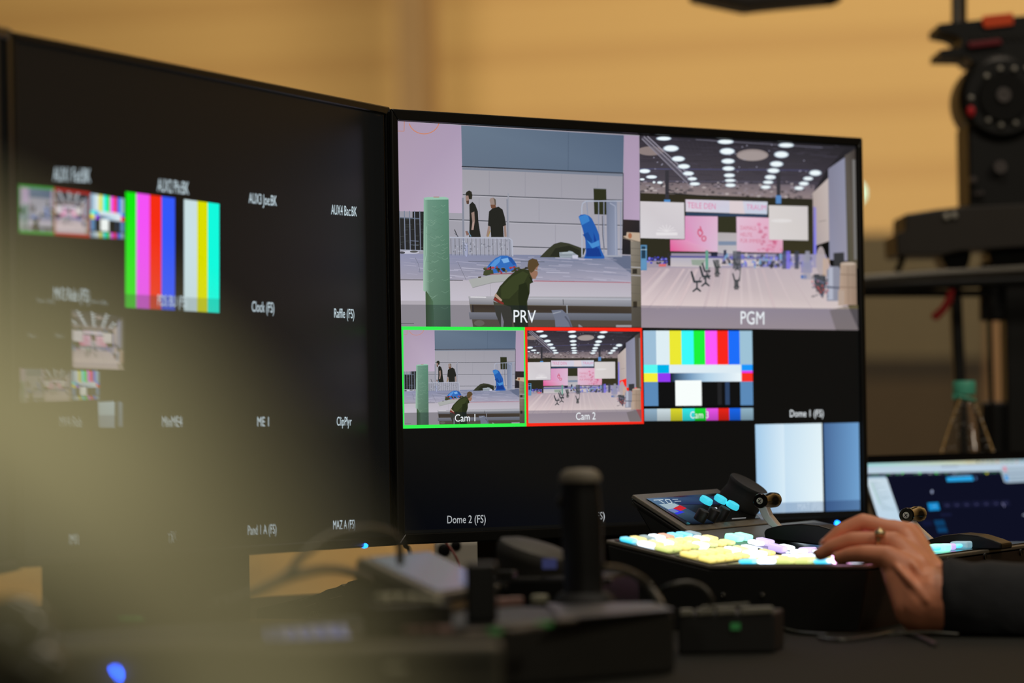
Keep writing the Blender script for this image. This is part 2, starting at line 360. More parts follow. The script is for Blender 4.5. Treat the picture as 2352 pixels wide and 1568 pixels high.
    return p
def pgm_picture():
    p = Pic(); R = random.Random(5)
    p.grad([(15,68),(1655,150),(1680,560),(15,520)], [(52,48,56),(40,38,42),(70,64,76),(84,78,86)])
    for i in range(150):                                     # dark ceiling grid
        x=R.uniform(20,1500); y=R.uniform(90,430); p.line([(x,y),(x+R.uniform(20,160),y+R.uniform(-2,8))], 3, R.choice([(74,70,82),(36,34,38),(90,86,104)]), .6)
    for i in range(40):
        x=60+i*36; p.line([(x,100+i*2),(700+(x-700)*.55,430)], 3, (66,62,74), .5)
    p.line([(20,318),(1300,330)], 5, (78,80,120)); p.line([(450,100),(1400,160)], 6, (100,98,112)); p.line([(50,410),(1300,420)], 4, (110,106,130), .7)
    p.ell(110,185,100,34,(140,126,124)); p.ell(873,216,120,44,(150,138,136)); p.ell(873,222,108,34,(162,150,148))
    p.line([(50,80),(420,420)], 34, (96,92,104), .7); p.line([(85,75),(440,400)], 8, (150,146,160)); p.line([(45,95),(400,440)], 7, (140,136,150))
    for i in range(16):
        t=i/16; p.line([(60+360*t,80+330*t),(85+360*t,70+345*t+30)], 4, (170,166,180))
    p.grad([(15,420),(1340,440),(1330,560),(15,520)], [(120,108,112),(110,100,110),(150,134,134),(146,134,132)])
    for i in range(170):
        x=R.uniform(20,1330); y=R.uniform(415,545); p.ell(x,y,R.uniform(6,20),R.uniform(4,10),R.choice([(60,56,62),(190,180,180),(100,92,98),(150,140,150),(56,52,56)]), .7)
    p.grad([(15,500),(1330,545),(1330,960),(15,960)], [(50,46,34),(44,42,32),(58,54,36),(50,50,34)])
    for x in (232,1068): p.rect(x-14,330,x+14,560,(56,54,60))
    p.rect(1048,518,1088,580,(86,132,188)); p.rect(210,550,256,572,(80,140,200))
    p.line([(230,500),(960,560)], 8, (40,40,40))
    # right wall
    p.grad([(1660,60),(1670,150),(1330,500),(1420,340)], [(40,38,42)]*4)
    p.grad([(1325,500),(1450,380),(1450,860),(1330,900)], [(180,165,160),(196,184,180),(190,176,172),(170,158,160)])
    p.grad([(1440,320),(1570,230),(1585,1010),(1450,1000)], [(130,130,150),(140,142,164),(150,148,166),(142,142,164)])
    p.grad([(1565,220),(1660,160),(1672,1080),(1585,1000)], [(90,84,80),(60,54,50),(96,86,70),(80,78,62)])
    p.line([(1632,250),(1645,1000)], 20, (120,118,116)); p.grad([(1330,600),(1350,610),(1352,1040),(1330,1030)], [(130,120,190),(150,140,210),(130,130,240),(110,110,220)])
    p.line([(1370,715),(1425,705)], 6, (150,140,136))
    # screens of the hall
    p.grad([(30,562),(360,572),(364,846),(32,838)], [(208,202,206),(214,208,212),(206,200,206),(214,210,214)])
    for k in range(7): p.line([(228,790),(228+70*math.cos(math.pi*(k+.5)/7), 790-52*math.sin(math.pi*(k+.5)/7))], 6, (232,228,230), .7)
    p.rect(150,796,310,818,(232,228,230),.8)
    p.grad([(370,548),(985,566),(983,660),(372,640)], [(214,200,216),(206,210,224),(196,206,224),(216,208,220)]); p.poly([(700,558),(800,560),(815,656),(700,652)], (220,206,210))
    p.text('TEILE DEN', 386, 612, 596, 622, 44, (220,110,160), .9); p.text('TRAUM', 828, 624, 975, 630, 40, (220,120,170), .9)
    p.poly([(372,645),(985,662),(980,684),(375,672)], (50,66,90))
    p.grad([(366,672),(612,676),(612,942),(366,850)], [(214,150,190),(222,180,206),(216,186,210),(222,140,186)])
    p.grad([(255,850),(366,850),(612,942),(256,936)], [(224,120,170),(226,150,190),(216,184,206),(226,90,150)])
    p.line([(480,750),(492,790),(470,770),(462,800),(480,830),(500,800),(486,775)], 9, (206,84,116)); p.ell(508,842,20,24,(206,84,116),.8); p.ell(508,842,9,12,(218,170,196))
    p.grad([(752,678),(1100,690),(1100,950),(755,942)], [(224,190,210),(226,170,196),(218,160,186),(218,184,206)])
    for t,y,x1 in (('DAMALS,',775,905),('HEUTE,',825,875),('FÜR IMMER',872,940)): p.text(t, 782, y, x1, y+4, 30, (206,90,124), .8)
    for i in range(36):
        x=R.uniform(920,1090); y=R.uniform(700,940)
        if x<990 or y>858: p.ell(x,y,R.uniform(8,20),R.uniform(6,14),R.choice([(200,80,120),(216,120,156),(190,70,110)]), .5)
    p.grad([(994,592),(1288,600),(1290,856),(998,850)], [(214,208,206),(208,202,202),(210,204,202),(216,210,210)]); p.ell(1090,708,80,14,(226,222,222),.8)
    p.rect(614,676,752,800,(52,52,36)); p.grad([(612,796),(754,800),(756,960),(612,950)], [(176,170,172),(180,172,174),(190,186,192),(186,180,186)]); p.rect(616,862,752,892,(126,140,164))
    # floor
    p.grad([(15,950),(1420,960),(1672,1535),(38,1530)], [(150,140,156),(150,146,180),(196,180,176),(206,188,190)])
    p.grad([(15,1060),(1400,1060),(1560,1370),(30,1360)], [(176,160,170),(192,178,184),(210,196,194),(222,204,204)])
    for i in range(34):
        x=R.uniform(60,1300); p.line([(x,1070),(x+(x-760)*.5,1370)], R.uniform(6,24), R.choice([(212,190,192),(190,172,178),(222,206,206)]), .3)
    p.rect(15,845,255,1010,(48,46,34)); p.rect(30,890,80,1080,(90,140,180)); p.rect(40,900,70,990,(36,60,80)); p.line([(32,925),(80,925)],5,(170,200,220)); p.rect(35,1000,75,1068,(100,150,190),.8)
    for i in range(40):
        x=R.uniform(85,250); y=R.uniform(980,1030); p.ell(x,y,9,7,R.choice([(70,70,190),(60,60,120),(130,130,220),(60,60,60)]))
    p.rect(170,1032,225,1052,(210,110,110)); p.rect(236,950,262,1045,(50,48,46))
    p.grad([(258,985),(640,990),(640,1058),(258,1052)], [(180,176,190),(186,180,190),(196,188,190),(200,190,192)]); p.line([(255,978),(1080,985)], 14, (92,90,150)); p.poly([(412,1000),(520,1000),(500,1045),(420,1040)], (150,162,150))
    p.grad([(630,1000),(920,1005),(920,1050),(630,1045)], [(206,194,196)]*4); p.rect(640,1020,760,1034,(120,110,116)); p.rect(925,1010,1060,1052,(80,80,96)); p.rect(880,1000,925,1058,(206,196,196))
    p.rect(520,930,540,1075,(100,160,140)); p.rect(560,945,610,975,(40,44,60)); p.poly([(655,930),(675,925),(680,975),(655,975)], (60,64,84))
    for i in range(130):
        x=R.uniform(640,1320); y=R.uniform(965,1050); p.ell(x,y,R.uniform(5,14),R.uniform(6,18),R.choice([(70,70,84),(110,110,190),(150,146,170),(56,56,60),(196,188,190),(130,130,220),(120,160,196)]), .8)
    for x,c in ((1140,(120,110,220)),(1110,(70,76,100)),(1285,(150,150,166)),(1205,(60,64,76)),(740,(90,92,100)),(770,(80,84,94))): p.rect(x-16,935,x+16,1070,c,.85)
    p.rect(1235,1020,1320,1100,(130,130,180),.7); p.rect(1235,1115,1280,1142,(70,110,180)); p.rect(1250,960,1310,1150,(150,150,166),.6)
    def chair(x,y,s):
        k=(56,62,66); p.poly([(x-44*s,y-80*s),(x-30*s,y-86*s),(x-8*s,y-12*s),(x-24*s,y-6*s)], k); p.poly([(x-24*s,y-12*s),(x+44*s,y-14*s),(x+40*s,y+2*s),(x-20*s,y+4*s)], k)
        p.line([(x+5*s,y),(x+6*s,y+50*s)], 12*s, k); p.poly([(x-30*s,y+66*s),(x+6*s,y+34*s),(x+40*s,y+66*s),(x+30*s,y+72*s),(x+4*s,y+54*s),(x-22*s,y+74*s)], k); p.line([(x+20*s,y-10*s),(x+34*s,y-40*s)], 6*s, k)
    chair(450,1170,1); chair(515,1130,1.0); chair(525,1090,.8); chair(605,1060,.7); chair(750,1160,.7); chair(755,1040,.6)
    p.rect(590,1000,622,1130,(60,66,66),.8); p.rect(735,1150,768,1225,(64,68,70),.85); p.line([(785,1040),(775,1150)], 8, (90,94,96))
    # stacked goods right
    p.poly([(1480,950),(1560,945),(1562,1060),(1482,1060)], (56,56,58)); p.poly([(1330,1110),(1420,1105),(1425,1190),(1400,1290),(1340,1210)], (70,72,78)); p.ell(1385,1010,36,110,(176,164,166),.9); p.rect(1400,990,1450,1120,(196,170,150),.8)
    p.poly([(1430,1080),(1460,1050),(1520,1052),(1535,1085),(1532,1310),(1430,1310)], (140,142,158)); p.grad([(1445,1060),(1475,1055),(1478,1300),(1440,1300)], [(176,180,196)]*4); p.line([(1426,1205),(1535,1212)], 14, (92,96,112))
    p.grad([(1532,1030),(1650,1030),(1655,1340),(1520,1340)], [(176,154,136),(150,132,116),(150,126,108),(186,160,142)]); p.line([(1530,1110),(1652,1115)], 5, (120,100,84)); p.line([(1526,1205),(1652,1210)], 5, (120,100,84)); p.line([(1588,1040),(1592,1330)], 4, (130,110,94)); p.ell(1590,1030,58,12,(190,172,156))
    p.rect(1515,1230,1560,1345,(180,160,146)); p.poly([(1560,1350),(1670,1340),(1674,1540),(1500,1536),(1450,1380)], (128,116,84), .6)
    for i in range(50):
        x=R.uniform(1320,1440); y=R.uniform(1120,1280); p.ell(x,y,9,8,R.choice([(60,60,70),(120,124,150),(200,90,90),(86,88,96)]), .6)
    # lamps
    L=[(208,92,54,14),(262,166,56,22),(316,244,48,19),(358,301,44,17),(392,354,40,15),(422,394,34,12),(440,432,38,12),(672,116,58,16),(684,188,54,23),(690,262,48,18),(694,317,44,16),(700,368,40,14),(706,406,40,11),(708,442,38,13),
       (1126,142,56,16),(1090,212,52,23),(1054,283,48,20),(1030,333,44,17),(1007,382,40,16),(990,420,38,12),(972,456,36,12),(1344,350,44,20),(1290,392,36,14),(1258,430,36,14),(1222,464,34,13),(64,336,42,15),(116,380,40,12),(46,398,18,8),(178,422,20,9),(134,420,10,8)]
    for x,y,a,b in L:
        p.ell(x,y,a*1.12,b*1.25,(150,160,180),.5); p.ell(x,y,a,b,(206,222,232)); p.ell(x,y,a*.85,b*.8,(240,250,252))
    for i in range(26): p.ell(R.uniform(60,1300),R.uniform(120,420),5,4,(170,168,190),.7)
    return p
def bars_picture():
    p = Pic(); p.rect(0,0,782,650,(14,14,14))
    c=[(158,190,214),(222,238,244),(236,232,52),(60,250,250),(30,240,60),(252,90,250),(250,40,28),(30,110,250),(158,194,214)]
    xs=[0,90,185,270,358,440,527,607,690,782]
    for i in range(9): p.rect(xs[i],0,xs[i+1],245,c[i])
    p.rect(0,245,98,305,(90,250,240)); p.rect(98,245,180,305,(0,180,234)); p.rect(180,245,700,305,(222,236,244)); p.rect(700,245,782,290,(26,150,252)); p.rect(700,290,782,305,(230,60,240))
    p.rect(0,305,98,368,(246,238,60)); p.rect(98,305,188,368,(146,60,240))
    g=[(14,16,22),(60,84,112),(120,156,190),(180,210,232),(236,246,250)]; gx=[188,230,330,450,702]
    for i in range(4): p.grad([(gx[i],305),(gx[i+1],305),(gx[i+1],368),(gx[i],368)], [g[i],g[i+1],g[i+1],g[i]])
    p.rect(700,305,782,368,(248,50,36))
    p.rect(0,368,100,540,(92,138,184)); p.rect(100,368,690,540,(18,18,18)); p.rect(222,358,410,540,(248,254,252)); p.rect(525,368,555,535,(36,36,38)); p.rect(580,368,612,535,(46,66,98)); p.rect(690,368,782,540,(92,138,184))
    for i in range(9): p.grad([(xs[i],560),(xs[i+1],560),(xs[i+1],648),(xs[i],648)], [tuple(v*.92 for v in c[i])]*2+[tuple(v*.72 for v in c[i])]*2)
    return p
PRV, PGM, BARS = prv_picture(), pgm_picture(), bars_picture()
def c1(x, y): return (900+x/3.2, 270+y/3.2)
def c2(x, y): return (1460+x/3.266, 290+y/3.266)
Q_PRV = [(909.4,277.8),(1467.8,310.6),(1472,751),(918.7,749.7)]
Q_PGM = [(1467.8,310.6),(1963.5,336.5),(1970,758),(1472,752)]
S_PRV = [((x-900)*3.2, (y-270)*3.2) for x, y in Q_PRV]
S_PGM = [((x-1460)*3.266, (y-290)*3.266) for x, y in Q_PGM]
S_BARS = [(0,0),(782,0),(782,650),(0,650)]
def clipped(pic, src):                                       # keep a picture inside its own frame
    f = homog(src, SQ); out = Pic()
    def clip(pts, cols, ax, lim, sgn):
        res = []; rc = []
        n = len(pts)
        for i in range(n):
            a, b = pts[i], pts[(i+1) % n]; ca, cb = cols[i], cols[(i+1) % n]
            ia, ib = sgn*(a[ax]-lim) <= 0, sgn*(b[ax]-lim) <= 0
            if ia: res.append(a); rc.append(ca)
            if ia != ib:
                t = (lim-a[ax])/(b[ax]-a[ax]); res.append(tuple(a[k]+(b[k]-a[k])*t for k in (0, 1))); rc.append(tuple(ca[k]+(cb[k]-ca[k])*t for k in range(4)))
        return res, rc
    for pts, fs, cols in pic.ops:
        q = [f(x, y) for x, y in pts]
        if fs is None or (len(pts) == 4 and fs == [(0,1,2,3)]):
            if any(x < 0 or x > 1 or y < 0 or y > 1 for x, y in q):
                for ax, lim, sg in ((0,0,-1),(0,1,1),(1,0,-1),(1,1,1)):
                    if q: q, cols = clip(q, cols, ax, lim, sg)
                if len(q) < 3: continue
                fs = None
        out.ops.append((q, fs, cols))
    return out
PRV, PGM, BARS = clipped(PRV, S_PRV), clipped(PGM, S_PGM), clipped(BARS, S_BARS)
def lab(p, q, col=(20,26,44), a=.42, h=.885):
    f = homog(SQ, q); p.poly([f(0,h),f(1,h),f(1,1),f(0,1)], col, a)
WHT = (238,244,248)
def right_screen():
    p = Pic()
    p.put(PRV, SQ, Q_PRV); p.put(PGM, SQ, Q_PGM)
    lab(p, Q_PRV, h=.892); lab(p, Q_PGM, (60,62,96), .5, h=.885)
    p.text('PRV', 1178.5, 740, 1229.5, 741, 29, WHT); p.text('PGM', 1700, 744, 1754, 745, 30, WHT)
    q1 = [(925,757.5),(1202,758.5),(1203.5,971.5),(927.5,976)]; q2 = [(1209.5,758.5),(1469,761),(1472,968),(1212,971.5)]
    for q, c in (([(919,749.5),(1204,751),(1208,979),(922.4,984)],(52,240,80)), ([(1204,751),(1473,753),(1477.5,973),(1208,979)],(252,44,26))): p.poly(q, c)
    p.put(PRV, SQ, q1); p.put(PGM, SQ, q2); lab(p, q1, h=.87); lab(p, q2, (60,62,96), .5, h=.865)
    q3 = [(1476,759),(1726,759.5),(1729,965),(1479,967.5)]; p.put(BARS, SQ, q3)
    p.text('Cam 1', 1043, 968, 1090, 967, 17, WHT); p.text('Cam 2', 1321, 964, 1366, 963, 17, WHT); p.text('Cam 3', 1584, 960.5, 1626, 960, 16, WHT)
    p.text('Dome 1 (FS)', 1814, 957, 1891, 956.5, 16, WHT); p.text('Dome 2 (FS)', 1027, 1201.5, 1115, 1200, 18, WHT); p.text('Dome 3 (FS)', 1300, 1194, 1388, 1192, 17, WHT)
    p.grad([(1734,974.5),(1887,971.5),(1891,1174),(1739,1179)], [(172,208,236),(226,242,248),(232,246,250),(166,204,236)])
    p.grad([(1734,974.5),(1800,973),(1804,1177),(1739,1179)], [(160,200,232),(224,240,250),(226,244,250),(158,198,232)], .6)
    p.grad([(1891,972),(1972,970),(1975,1171),(1896,1174)], [(72,104,150),(110,158,206),(114,162,208),(70,106,152)])
    lab(p, [(1734,974.5),(1887,971.5),(1891,1174),(1739,1179)], (70,110,160), .5, h=.885); lab(p, [(1891,972),(1972,970),(1975,1171),(1896,1174)], (40,60,110), .5, h=.88)
    p.text('MAT (FS)', 1832, 1170, 1885, 1169, 15, (196,214,232), .8)
    p.ops.append(([(926,1000),(1600,990),(1600,1192),(930,1218)], [(0,1,2,3)], [(4,5,9,0),(4,6,12,0),(4,8,26,.0),(3,5,12,.7)]))
    return p
def left_screen():
    p = Pic(); q = [[(44,425),(124,432),(124,537),(45,532)], [(124,432),(205,443),(205,544),(124,537)], [(207,444),(284,456),(284,549),(207,545)]]
    p.poly([(43,423),(124,430),(124,539),(44,534)], (60,150,60)); p.poly([(124,430),(206,441),(206,546),(124,539)], (170,40,34))
    p.put(PRV, SQ, [(46,429),(122,436),(122,532),(47,527)]); p.put(PGM, SQ, [(126,437),(203,447),(203,538),(126,533)]); p.put(BARS, SQ, q[2])
    p.put(PGM, SQ, [(165.8,710),(282.6,725),(284,847),(168,841)])
    p.put(PRV, SQ, [(45,841),(101.5,843.5),(103.6,917.8),(45.6,920)]); p.put(PGM, SQ, [(101.5,843.5),(165.8,846),(165.8,916.5),(103.6,917.8)]); p.put(BARS, SQ, [(166,848),(228,849),(229,914.4),(168,916)])
    p.grad([(227,920),(265,918.6),(265,950),(228,950)], [(190,214,226)]*4); p.grad([(228,950),(265,950),(265,979),(229,978)], [(150,168,186)]*4); p.grad([(271,920),(282,920),(283,976),(272,978)], [(90,104,120),(140,160,176),(130,150,170),(84,98,114)])
    bx = [288,312.5,343,370,401]; top = lambda x: 440+(x-288)*.130; bot = lambda x: 705+(x-288)*.062
    cols = [(20,240,20),(250,84,252),(250,48,20),(54,92,255)]
    for i in range(4): p.poly([(bx[i],top(bx[i])),(bx[i+1],top(bx[i+1])),(bx[i+1],bot(bx[i+1])),(bx[i],bot(bx[i]))], cols[i])
    bx = [422,452,476,503]
    for i, c in enumerate([(206,228,232),(222,226,0),(20,255,226)]): p.poly([(bx[i],top(bx[i])),(bx[i+1],top(bx[i+1])),(bx[i+1],bot(bx[i+1])),(bx[i],bot(bx[i]))], c)
    p.poly([(287,674),(402,680),(402,713),(287,706)], (40,50,50), .45); p.poly([(421,682),(504,686),(504,719),(421,714)], (30,50,60), .3)
    T = [('AUX1 Fad:BK',122,415,207,419,27),('AUX2 Phi:BK',361,439,433,447,25),('AUX3 Joe:BK',571,466,635,473,20),('AUX4 Bac:BK',760,492,819,497,19),
         ('MV3 Reb (FS)',125,686,205,691,24),('PDS BU (FS)',362,701,429,705,21),('Clock (FS)',578,715,629,718,20),('Raffle (FS)',767,729,813,731,18),
         ('MV4 Reb',140,975,190,976,20),('MinME4',374,978,419,978,20),('ME 1',591,978,617,978,18),('ClipPlyr',773,977,807,977,17),('M1',158,1254,176,1253,20),('TX',388,1244,402,1243,18),
         ('Pand 1 A (FS)',570,1227,635,1224,18),('MAZ A (FS)',765,1215,815,1213,17),('Clip 1',66,770,84,771,8),('Clip 2',128,771,146,772,8),('Cam 1 (FS)',86,690,124,694,8),('Cam 2 (FS)',208,693,246,698,8)]
    for t, x0, y0, x1, y1, h in T: p.text(t, x0, y0, x1, y1, h*(1.2 if h > 10 else 1), (206,224,232), 1 if h > 10 else .5)
    return p
def laptop_screen():
    p = Pic(); R = random.Random(9); f = lambda x, y: (1850+x/3.563, 1020+y/3.563)   # crop 2: 1789 px for 502
    def q(*a): return [f(x, y) for x, y in a]
    p.poly(q((445,165),(2000,128),(2600,900),(1020,900)), (14,16,34))
    p.grad(q((445,165),(1300,143),(1310,170),(455,195)), [(150,206,214),(206,206,170),(206,216,190),(160,212,216)]); p.grad(q((1300,143),(2000,126),(2010,160),(1310,170)), [(206,202,160),(120,180,220),(150,196,226),(206,206,176)])
    p.grad(q((455,192),(2010,158),(2030,215),(475,248)), [(186,206,222),(190,208,226),(186,206,224),(190,210,226)])
    p.poly(q((475,248),(2030,215),(2040,240),(484,272)), (28,32,50)); p.poly(q((484,272),(640,268),(655,284),(490,290)), (150,180,200))
    for i in range(40):
        x=R.uniform(480,1780); p.line(q((x,258-(x-480)*.02),(x+R.uniform(8,26),258-(x-480)*.02)), 1.2, R.choice([(190,200,210),(110,130,150),(70,200,90)]), .8)
    for x,c in ((785,(80,210,90)),(925,(80,210,90)),(1058,(80,210,90)),(1475,(210,200,40))): p.ell(*f(x,243),2.6,2.2,c)
    for i in range(12): x=1400+i*40; p.ell(*f(x,152),2.2,2.2,R.choice([(60,60,70),(170,60,60),(90,110,150)]))
    p.ell(*f(475,212),2,2,(220,110,100)); p.line(q((1100,190),(1240,187)), 2, (120,130,150),.8)
    p.grad(q((486,290),(655,284),(830,790),(640,790)), [(204,220,230),(200,218,230),(180,210,232),(182,210,232)])
    for i in range(17): y=318+i*14; x=520+i*6; p.line(q((x,y),(x+R.uniform(30,110),y-2)), 1.2, (150,176,190)); 
    p.line(q((530,320),(600,500)), 1, (120,190,140))
    p.poly(q((1142,278),(1355,266),(1366,304),(1150,312)), (44,166,230)); p.line(q((1180,262),(1340,256)), 1.4, (150,180,210)); p.ell(*f(1385,285),2.5,4,(70,90,130))
    p.ell(*f(1025,395),2.6,4,(150,160,190))
    p.poly(q((988,488),(1075,482),(1090,544),(1004,550)), (26,140,206)); p.line(q((1030,515),(1060,512)), 1.5, (120,190,230))
    for k in range(7): x=1110+k*80; p.poly(q((x,484-k*3),(x+62,481-k*3),(x+76,524-k*3),(x+12,528-k*3)), (24,26,52)); p.line(q((x+30,508-k*3),(x+50,507-k*3)),1.4,(80,80,120))
    p.line(q((1600,486),(1620,516)), 2, (130,130,170))
    p.poly(q((1040,628),(1120,624),(1138,672),(1056,676)), (14,60,100)); p.poly(q((1060,686),(1140,684),(1156,726),(1076,730)), (14,62,104)); p.poly(q((940,632),(1020,630),(1034,670),(956,676)), (18,22,50)); p.poly(q((1090,574),(1180,570),(1190,590),(1100,596)), (22,26,54)); p.line(q((1770,585),(1990,580)), 3, (160,170,190))
    p.poly(q((1580,192),(2020,178),(2060,300),(1640,322),(1616,312)), (170,190,206)); p.poly(q((1604,190),(1630,188),(1640,228),(1612,230)), (214,140,160)); p.poly(q((1600,244),(2040,228),(2044,236),(1604,252)), (120,136,160)); p.poly(q((1615,262),(1645,260),(1655,305),(1628,308)), (60,150,220))
    for i in range(4): p.line(q((1660,272+i*10),(1990,264+i*10)), 1.2, (120,140,160), .8)
    p.line(q((1650,205),(1980,198)), 1.4, (130,146,160), .8)
    return p
# ---------------------------------------------------------------- the hall
def wall_mat():
    mt = bpy.data.materials.new('banded_wall'); mt.use_nodes = True; nt = mt.node_tree; b = nt.nodes['Principled BSDF']
    b.inputs['Roughness'].default_value = .55
    tc = nt.nodes.new('ShaderNodeTexCoord'); sx = nt.nodes.new('ShaderNodeSeparateXYZ'); nt.links.new(tc.outputs['Object'], sx.inputs[0])
    def mth(op, a, v, v2=None):
        n = nt.nodes.new('ShaderNodeMath'); n.operation = op; nt.links.new(a, n.inputs[0]); n.inputs[1].default_value = v; return n.outputs[0]
    z = mth('ADD', sx.outputs['Z'], -(2.047-.102) + 20*.204); z = mth('DIVIDE', z, .204); z = mth('FRACT', z, 0)
    rp = nt.nodes.new('ShaderNodeValToRGB'); e = rp.color_ramp; e.interpolation = 'LINEAR'
    A = srgb((212,168,98))+(1,); B = srgb((203,158,91))+(1,)
    e.elements[0].position = 0; e.elements[0].color = A; e.elements[1].position = 1; e.elements[1].color = A
    for pos, c in ((.32,A),(.33,B),(.66,B),(.67,A)): q = e.elements.new(pos); q.color = c
    nt.links.new(z, rp.inputs[0])
    nz = nt.nodes.new('ShaderNodeTexNoise'); nz.inputs['Scale'].default_value = 1.3; nt.links.new(tc.outputs['Object'], nz.inputs['Vector'])
    mx = nt.nodes.new('ShaderNodeMix'); mx.data_type = 'RGBA'; mx.blend_type = 'MULTIPLY'; mx.inputs[0].default_value = .12
    nt.links.new(rp.outputs[0], mx.inputs[6]); nt.links.new(nz.outputs['Fac'], mx.inputs[7]); nt.links.new(mx.outputs[2], b.inputs['Base Color'])
    return mt
W0 = P(1176, 130, 12); wyaw = math.radians(-20); wd = Vector((math.cos(wyaw), math.sin(wyaw), 0)); wn = Vector((wd.y, -wd.x, 0))
if wn.y > 0: wn = -wn
wa = Vector((W0.x, W0.y, 0)) - wd*9; wb = Vector((W0.x, W0.y, 0)) + wd*7
def struct(name, bm, m, **k): return bm.build(name, m, None, kind='structure', **k)
bmw = MB().prism([wa, wb, wb+Vector((0,0,6)), wa+Vector((0,0,6))], -wn*.2)
ow = struct('wall_back', bmw, wall_mat())
struct('floor', MB().prism([(-9,-5,-.1),(9,-5,-.1),(9,17,-.1),(-9,17,-.1)], (0,0,.1)), mat('hall_floor', (120,110,96), .4))
struct('ceiling', MB().prism([(-9,3,6),(9,3,6),(9,17,6),(-9,17,6)], (0,0,.15)), mat('hall_ceiling', (60,56,50), .8))
struct('wall_left', MB().prism([(-9,-5,0),(-9,17,0),(-9,17,6),(-9,-5,6)], (-.2,0,0)), mat('side_wall', (150,124,84), .7))
struct('wall_right', MB().prism([(9,-5,0),(9,17,0),(9,17,6),(9,-5,6)], (.2,0,0)), mat('side_wall', (150,124,84), .7))
pl = P(960, 130, 11.7); pl.z = 0
t1 = MB().box(pl+Vector((0,-.05,3)), (.095,.10,6), Matrix.Rotation(wyaw, 3, 'Z'))
struct('trim_1', t1, mat('brown_trim', (146,112,66), .6))
# low partition with a dark rail, right
pf = Face(2150, 700, 8.6, -8)
pt = thing('partition', 'low brown partition wall with a darker rail behind the tripod', 'partition', Vector((pf.o.x, pf.o.y, 0)))
def pband(name, y0, y1, m, t, off=0): pf.prism(MB(), [(1300,y0),(2900,y0),(2900,y1),(1300,y1)], t, off).build(name, m, pt)
mb = MB(); pf.prism(mb, [(1300,536),(2900,536),(2900,822),(1300,822)], .08); mb.build('upper_panel', mat('part_up', (126,110,78), .7), pt)
mb = MB(); pf.prism(mb, [(1300,822),(2900,822),(2900,874),(1300,874)], .07); mb.build('rail', mat('part_rail', (66,54,36), .7), pt)
mb = MB(); pf.prism(mb, [(1300,874),(2900,874),(2900,1880),(1300,1880)], .08); mb.build('lower_panel', mat('part_low', (92,74,48), .7), pt)
pp = Face(2300, 800, 8.2)
o = pp.prism(MB(), [(2270,728),(2330,728),(2330,1980),(2270,1980)], .05).build('tan_strip', mat('strip_tan', (190,146,100), .6)); tag(o, 'pale tan strip for the bright background between the tripod legs', 'strip')  # strip added for the bright background patch between the legs

# lamp glowing beyond the right monitor
lp = P(1958, 443, 9.4); lt = thing('stage_lamp', 'small cyan-white lamp glowing just past the right edge of the main monitor', 'lamp', Vector((lp.x, lp.y, 0)))
MB().sphere(lp, .021).build('bulb', mat('lamp_bulb', (255,255,255), emit=(150,255,232), es=3.2), lt)
MB().lathe([(.012,0),(.02,.004),(.02,.05),(.008,.06)], lp+Vector((-.0,.012,0)), (0,1,0)).build('housing', BLACK, lt, smooth=True)
MB().cyl((lp.x, lp.y+.04, 0), lp+Vector((0,.04,-.01)), .008).build('stand', mat('lamp_stand', (150,120,70), .6), lt)

# dark arm reaching into the top of the frame
of = Face(1750, 0, 4.3)
ot = thing('overhead_arm', 'dark brown-black arm hanging into the top edge of the frame', 'arm', of.at(1750, -200))
of.prism(MB(), [(1590,-12),(1640,-1),(1716,15),(1760,10),(1880,-1),(1935,-6),(1935,-160),(1590,-160)], .09).build('arm_cover', mat('arm_cover', (40,31,22), .5), ot, bevel=.004)
MB().sphere(of.at(1912,-4), .0068, (1.6,1,1)).build('knob', BLACK, ot, smooth=True)

# ---------------------------------------------------------------- desk
DZ = EYE-.165
dt = thing('desk', 'long black desk carrying the monitors and control panels', 'desk', (0, 2.9, 0))
DM = mat('desk_cloth', (31,31,26), .85, noise=.25, scale=120, spec=.2)
DTP = [(-2.2,1.3,DZ),(2.2,1.3,DZ),(2.2,4.1,DZ),(.35,4.1,DZ),(-.35,3.45,DZ),(-2.2,3.45,DZ)]
MB().prism(DTP, (0,0,-.035)).build('desk_top', DM, dt, bevel=.004)
for a, b in (((-2.15,1.35),(2.15,1.35)), ((-2.15,3.42),(-.36,3.42))):
    MB().prism([(a[0],a[1],DZ-.035),(b[0],b[1],DZ-.035),(b[0],b[1],.01),(a[0],a[1],.01)], (0,.01,0)).build('skirt', DM, dt)
UPZ = Vector((0,0,1)); DPT = Vector((0,0,DZ))
def ondesk(px, py, up=0): return hit(px, py, DPT+UPZ*up, UPZ)

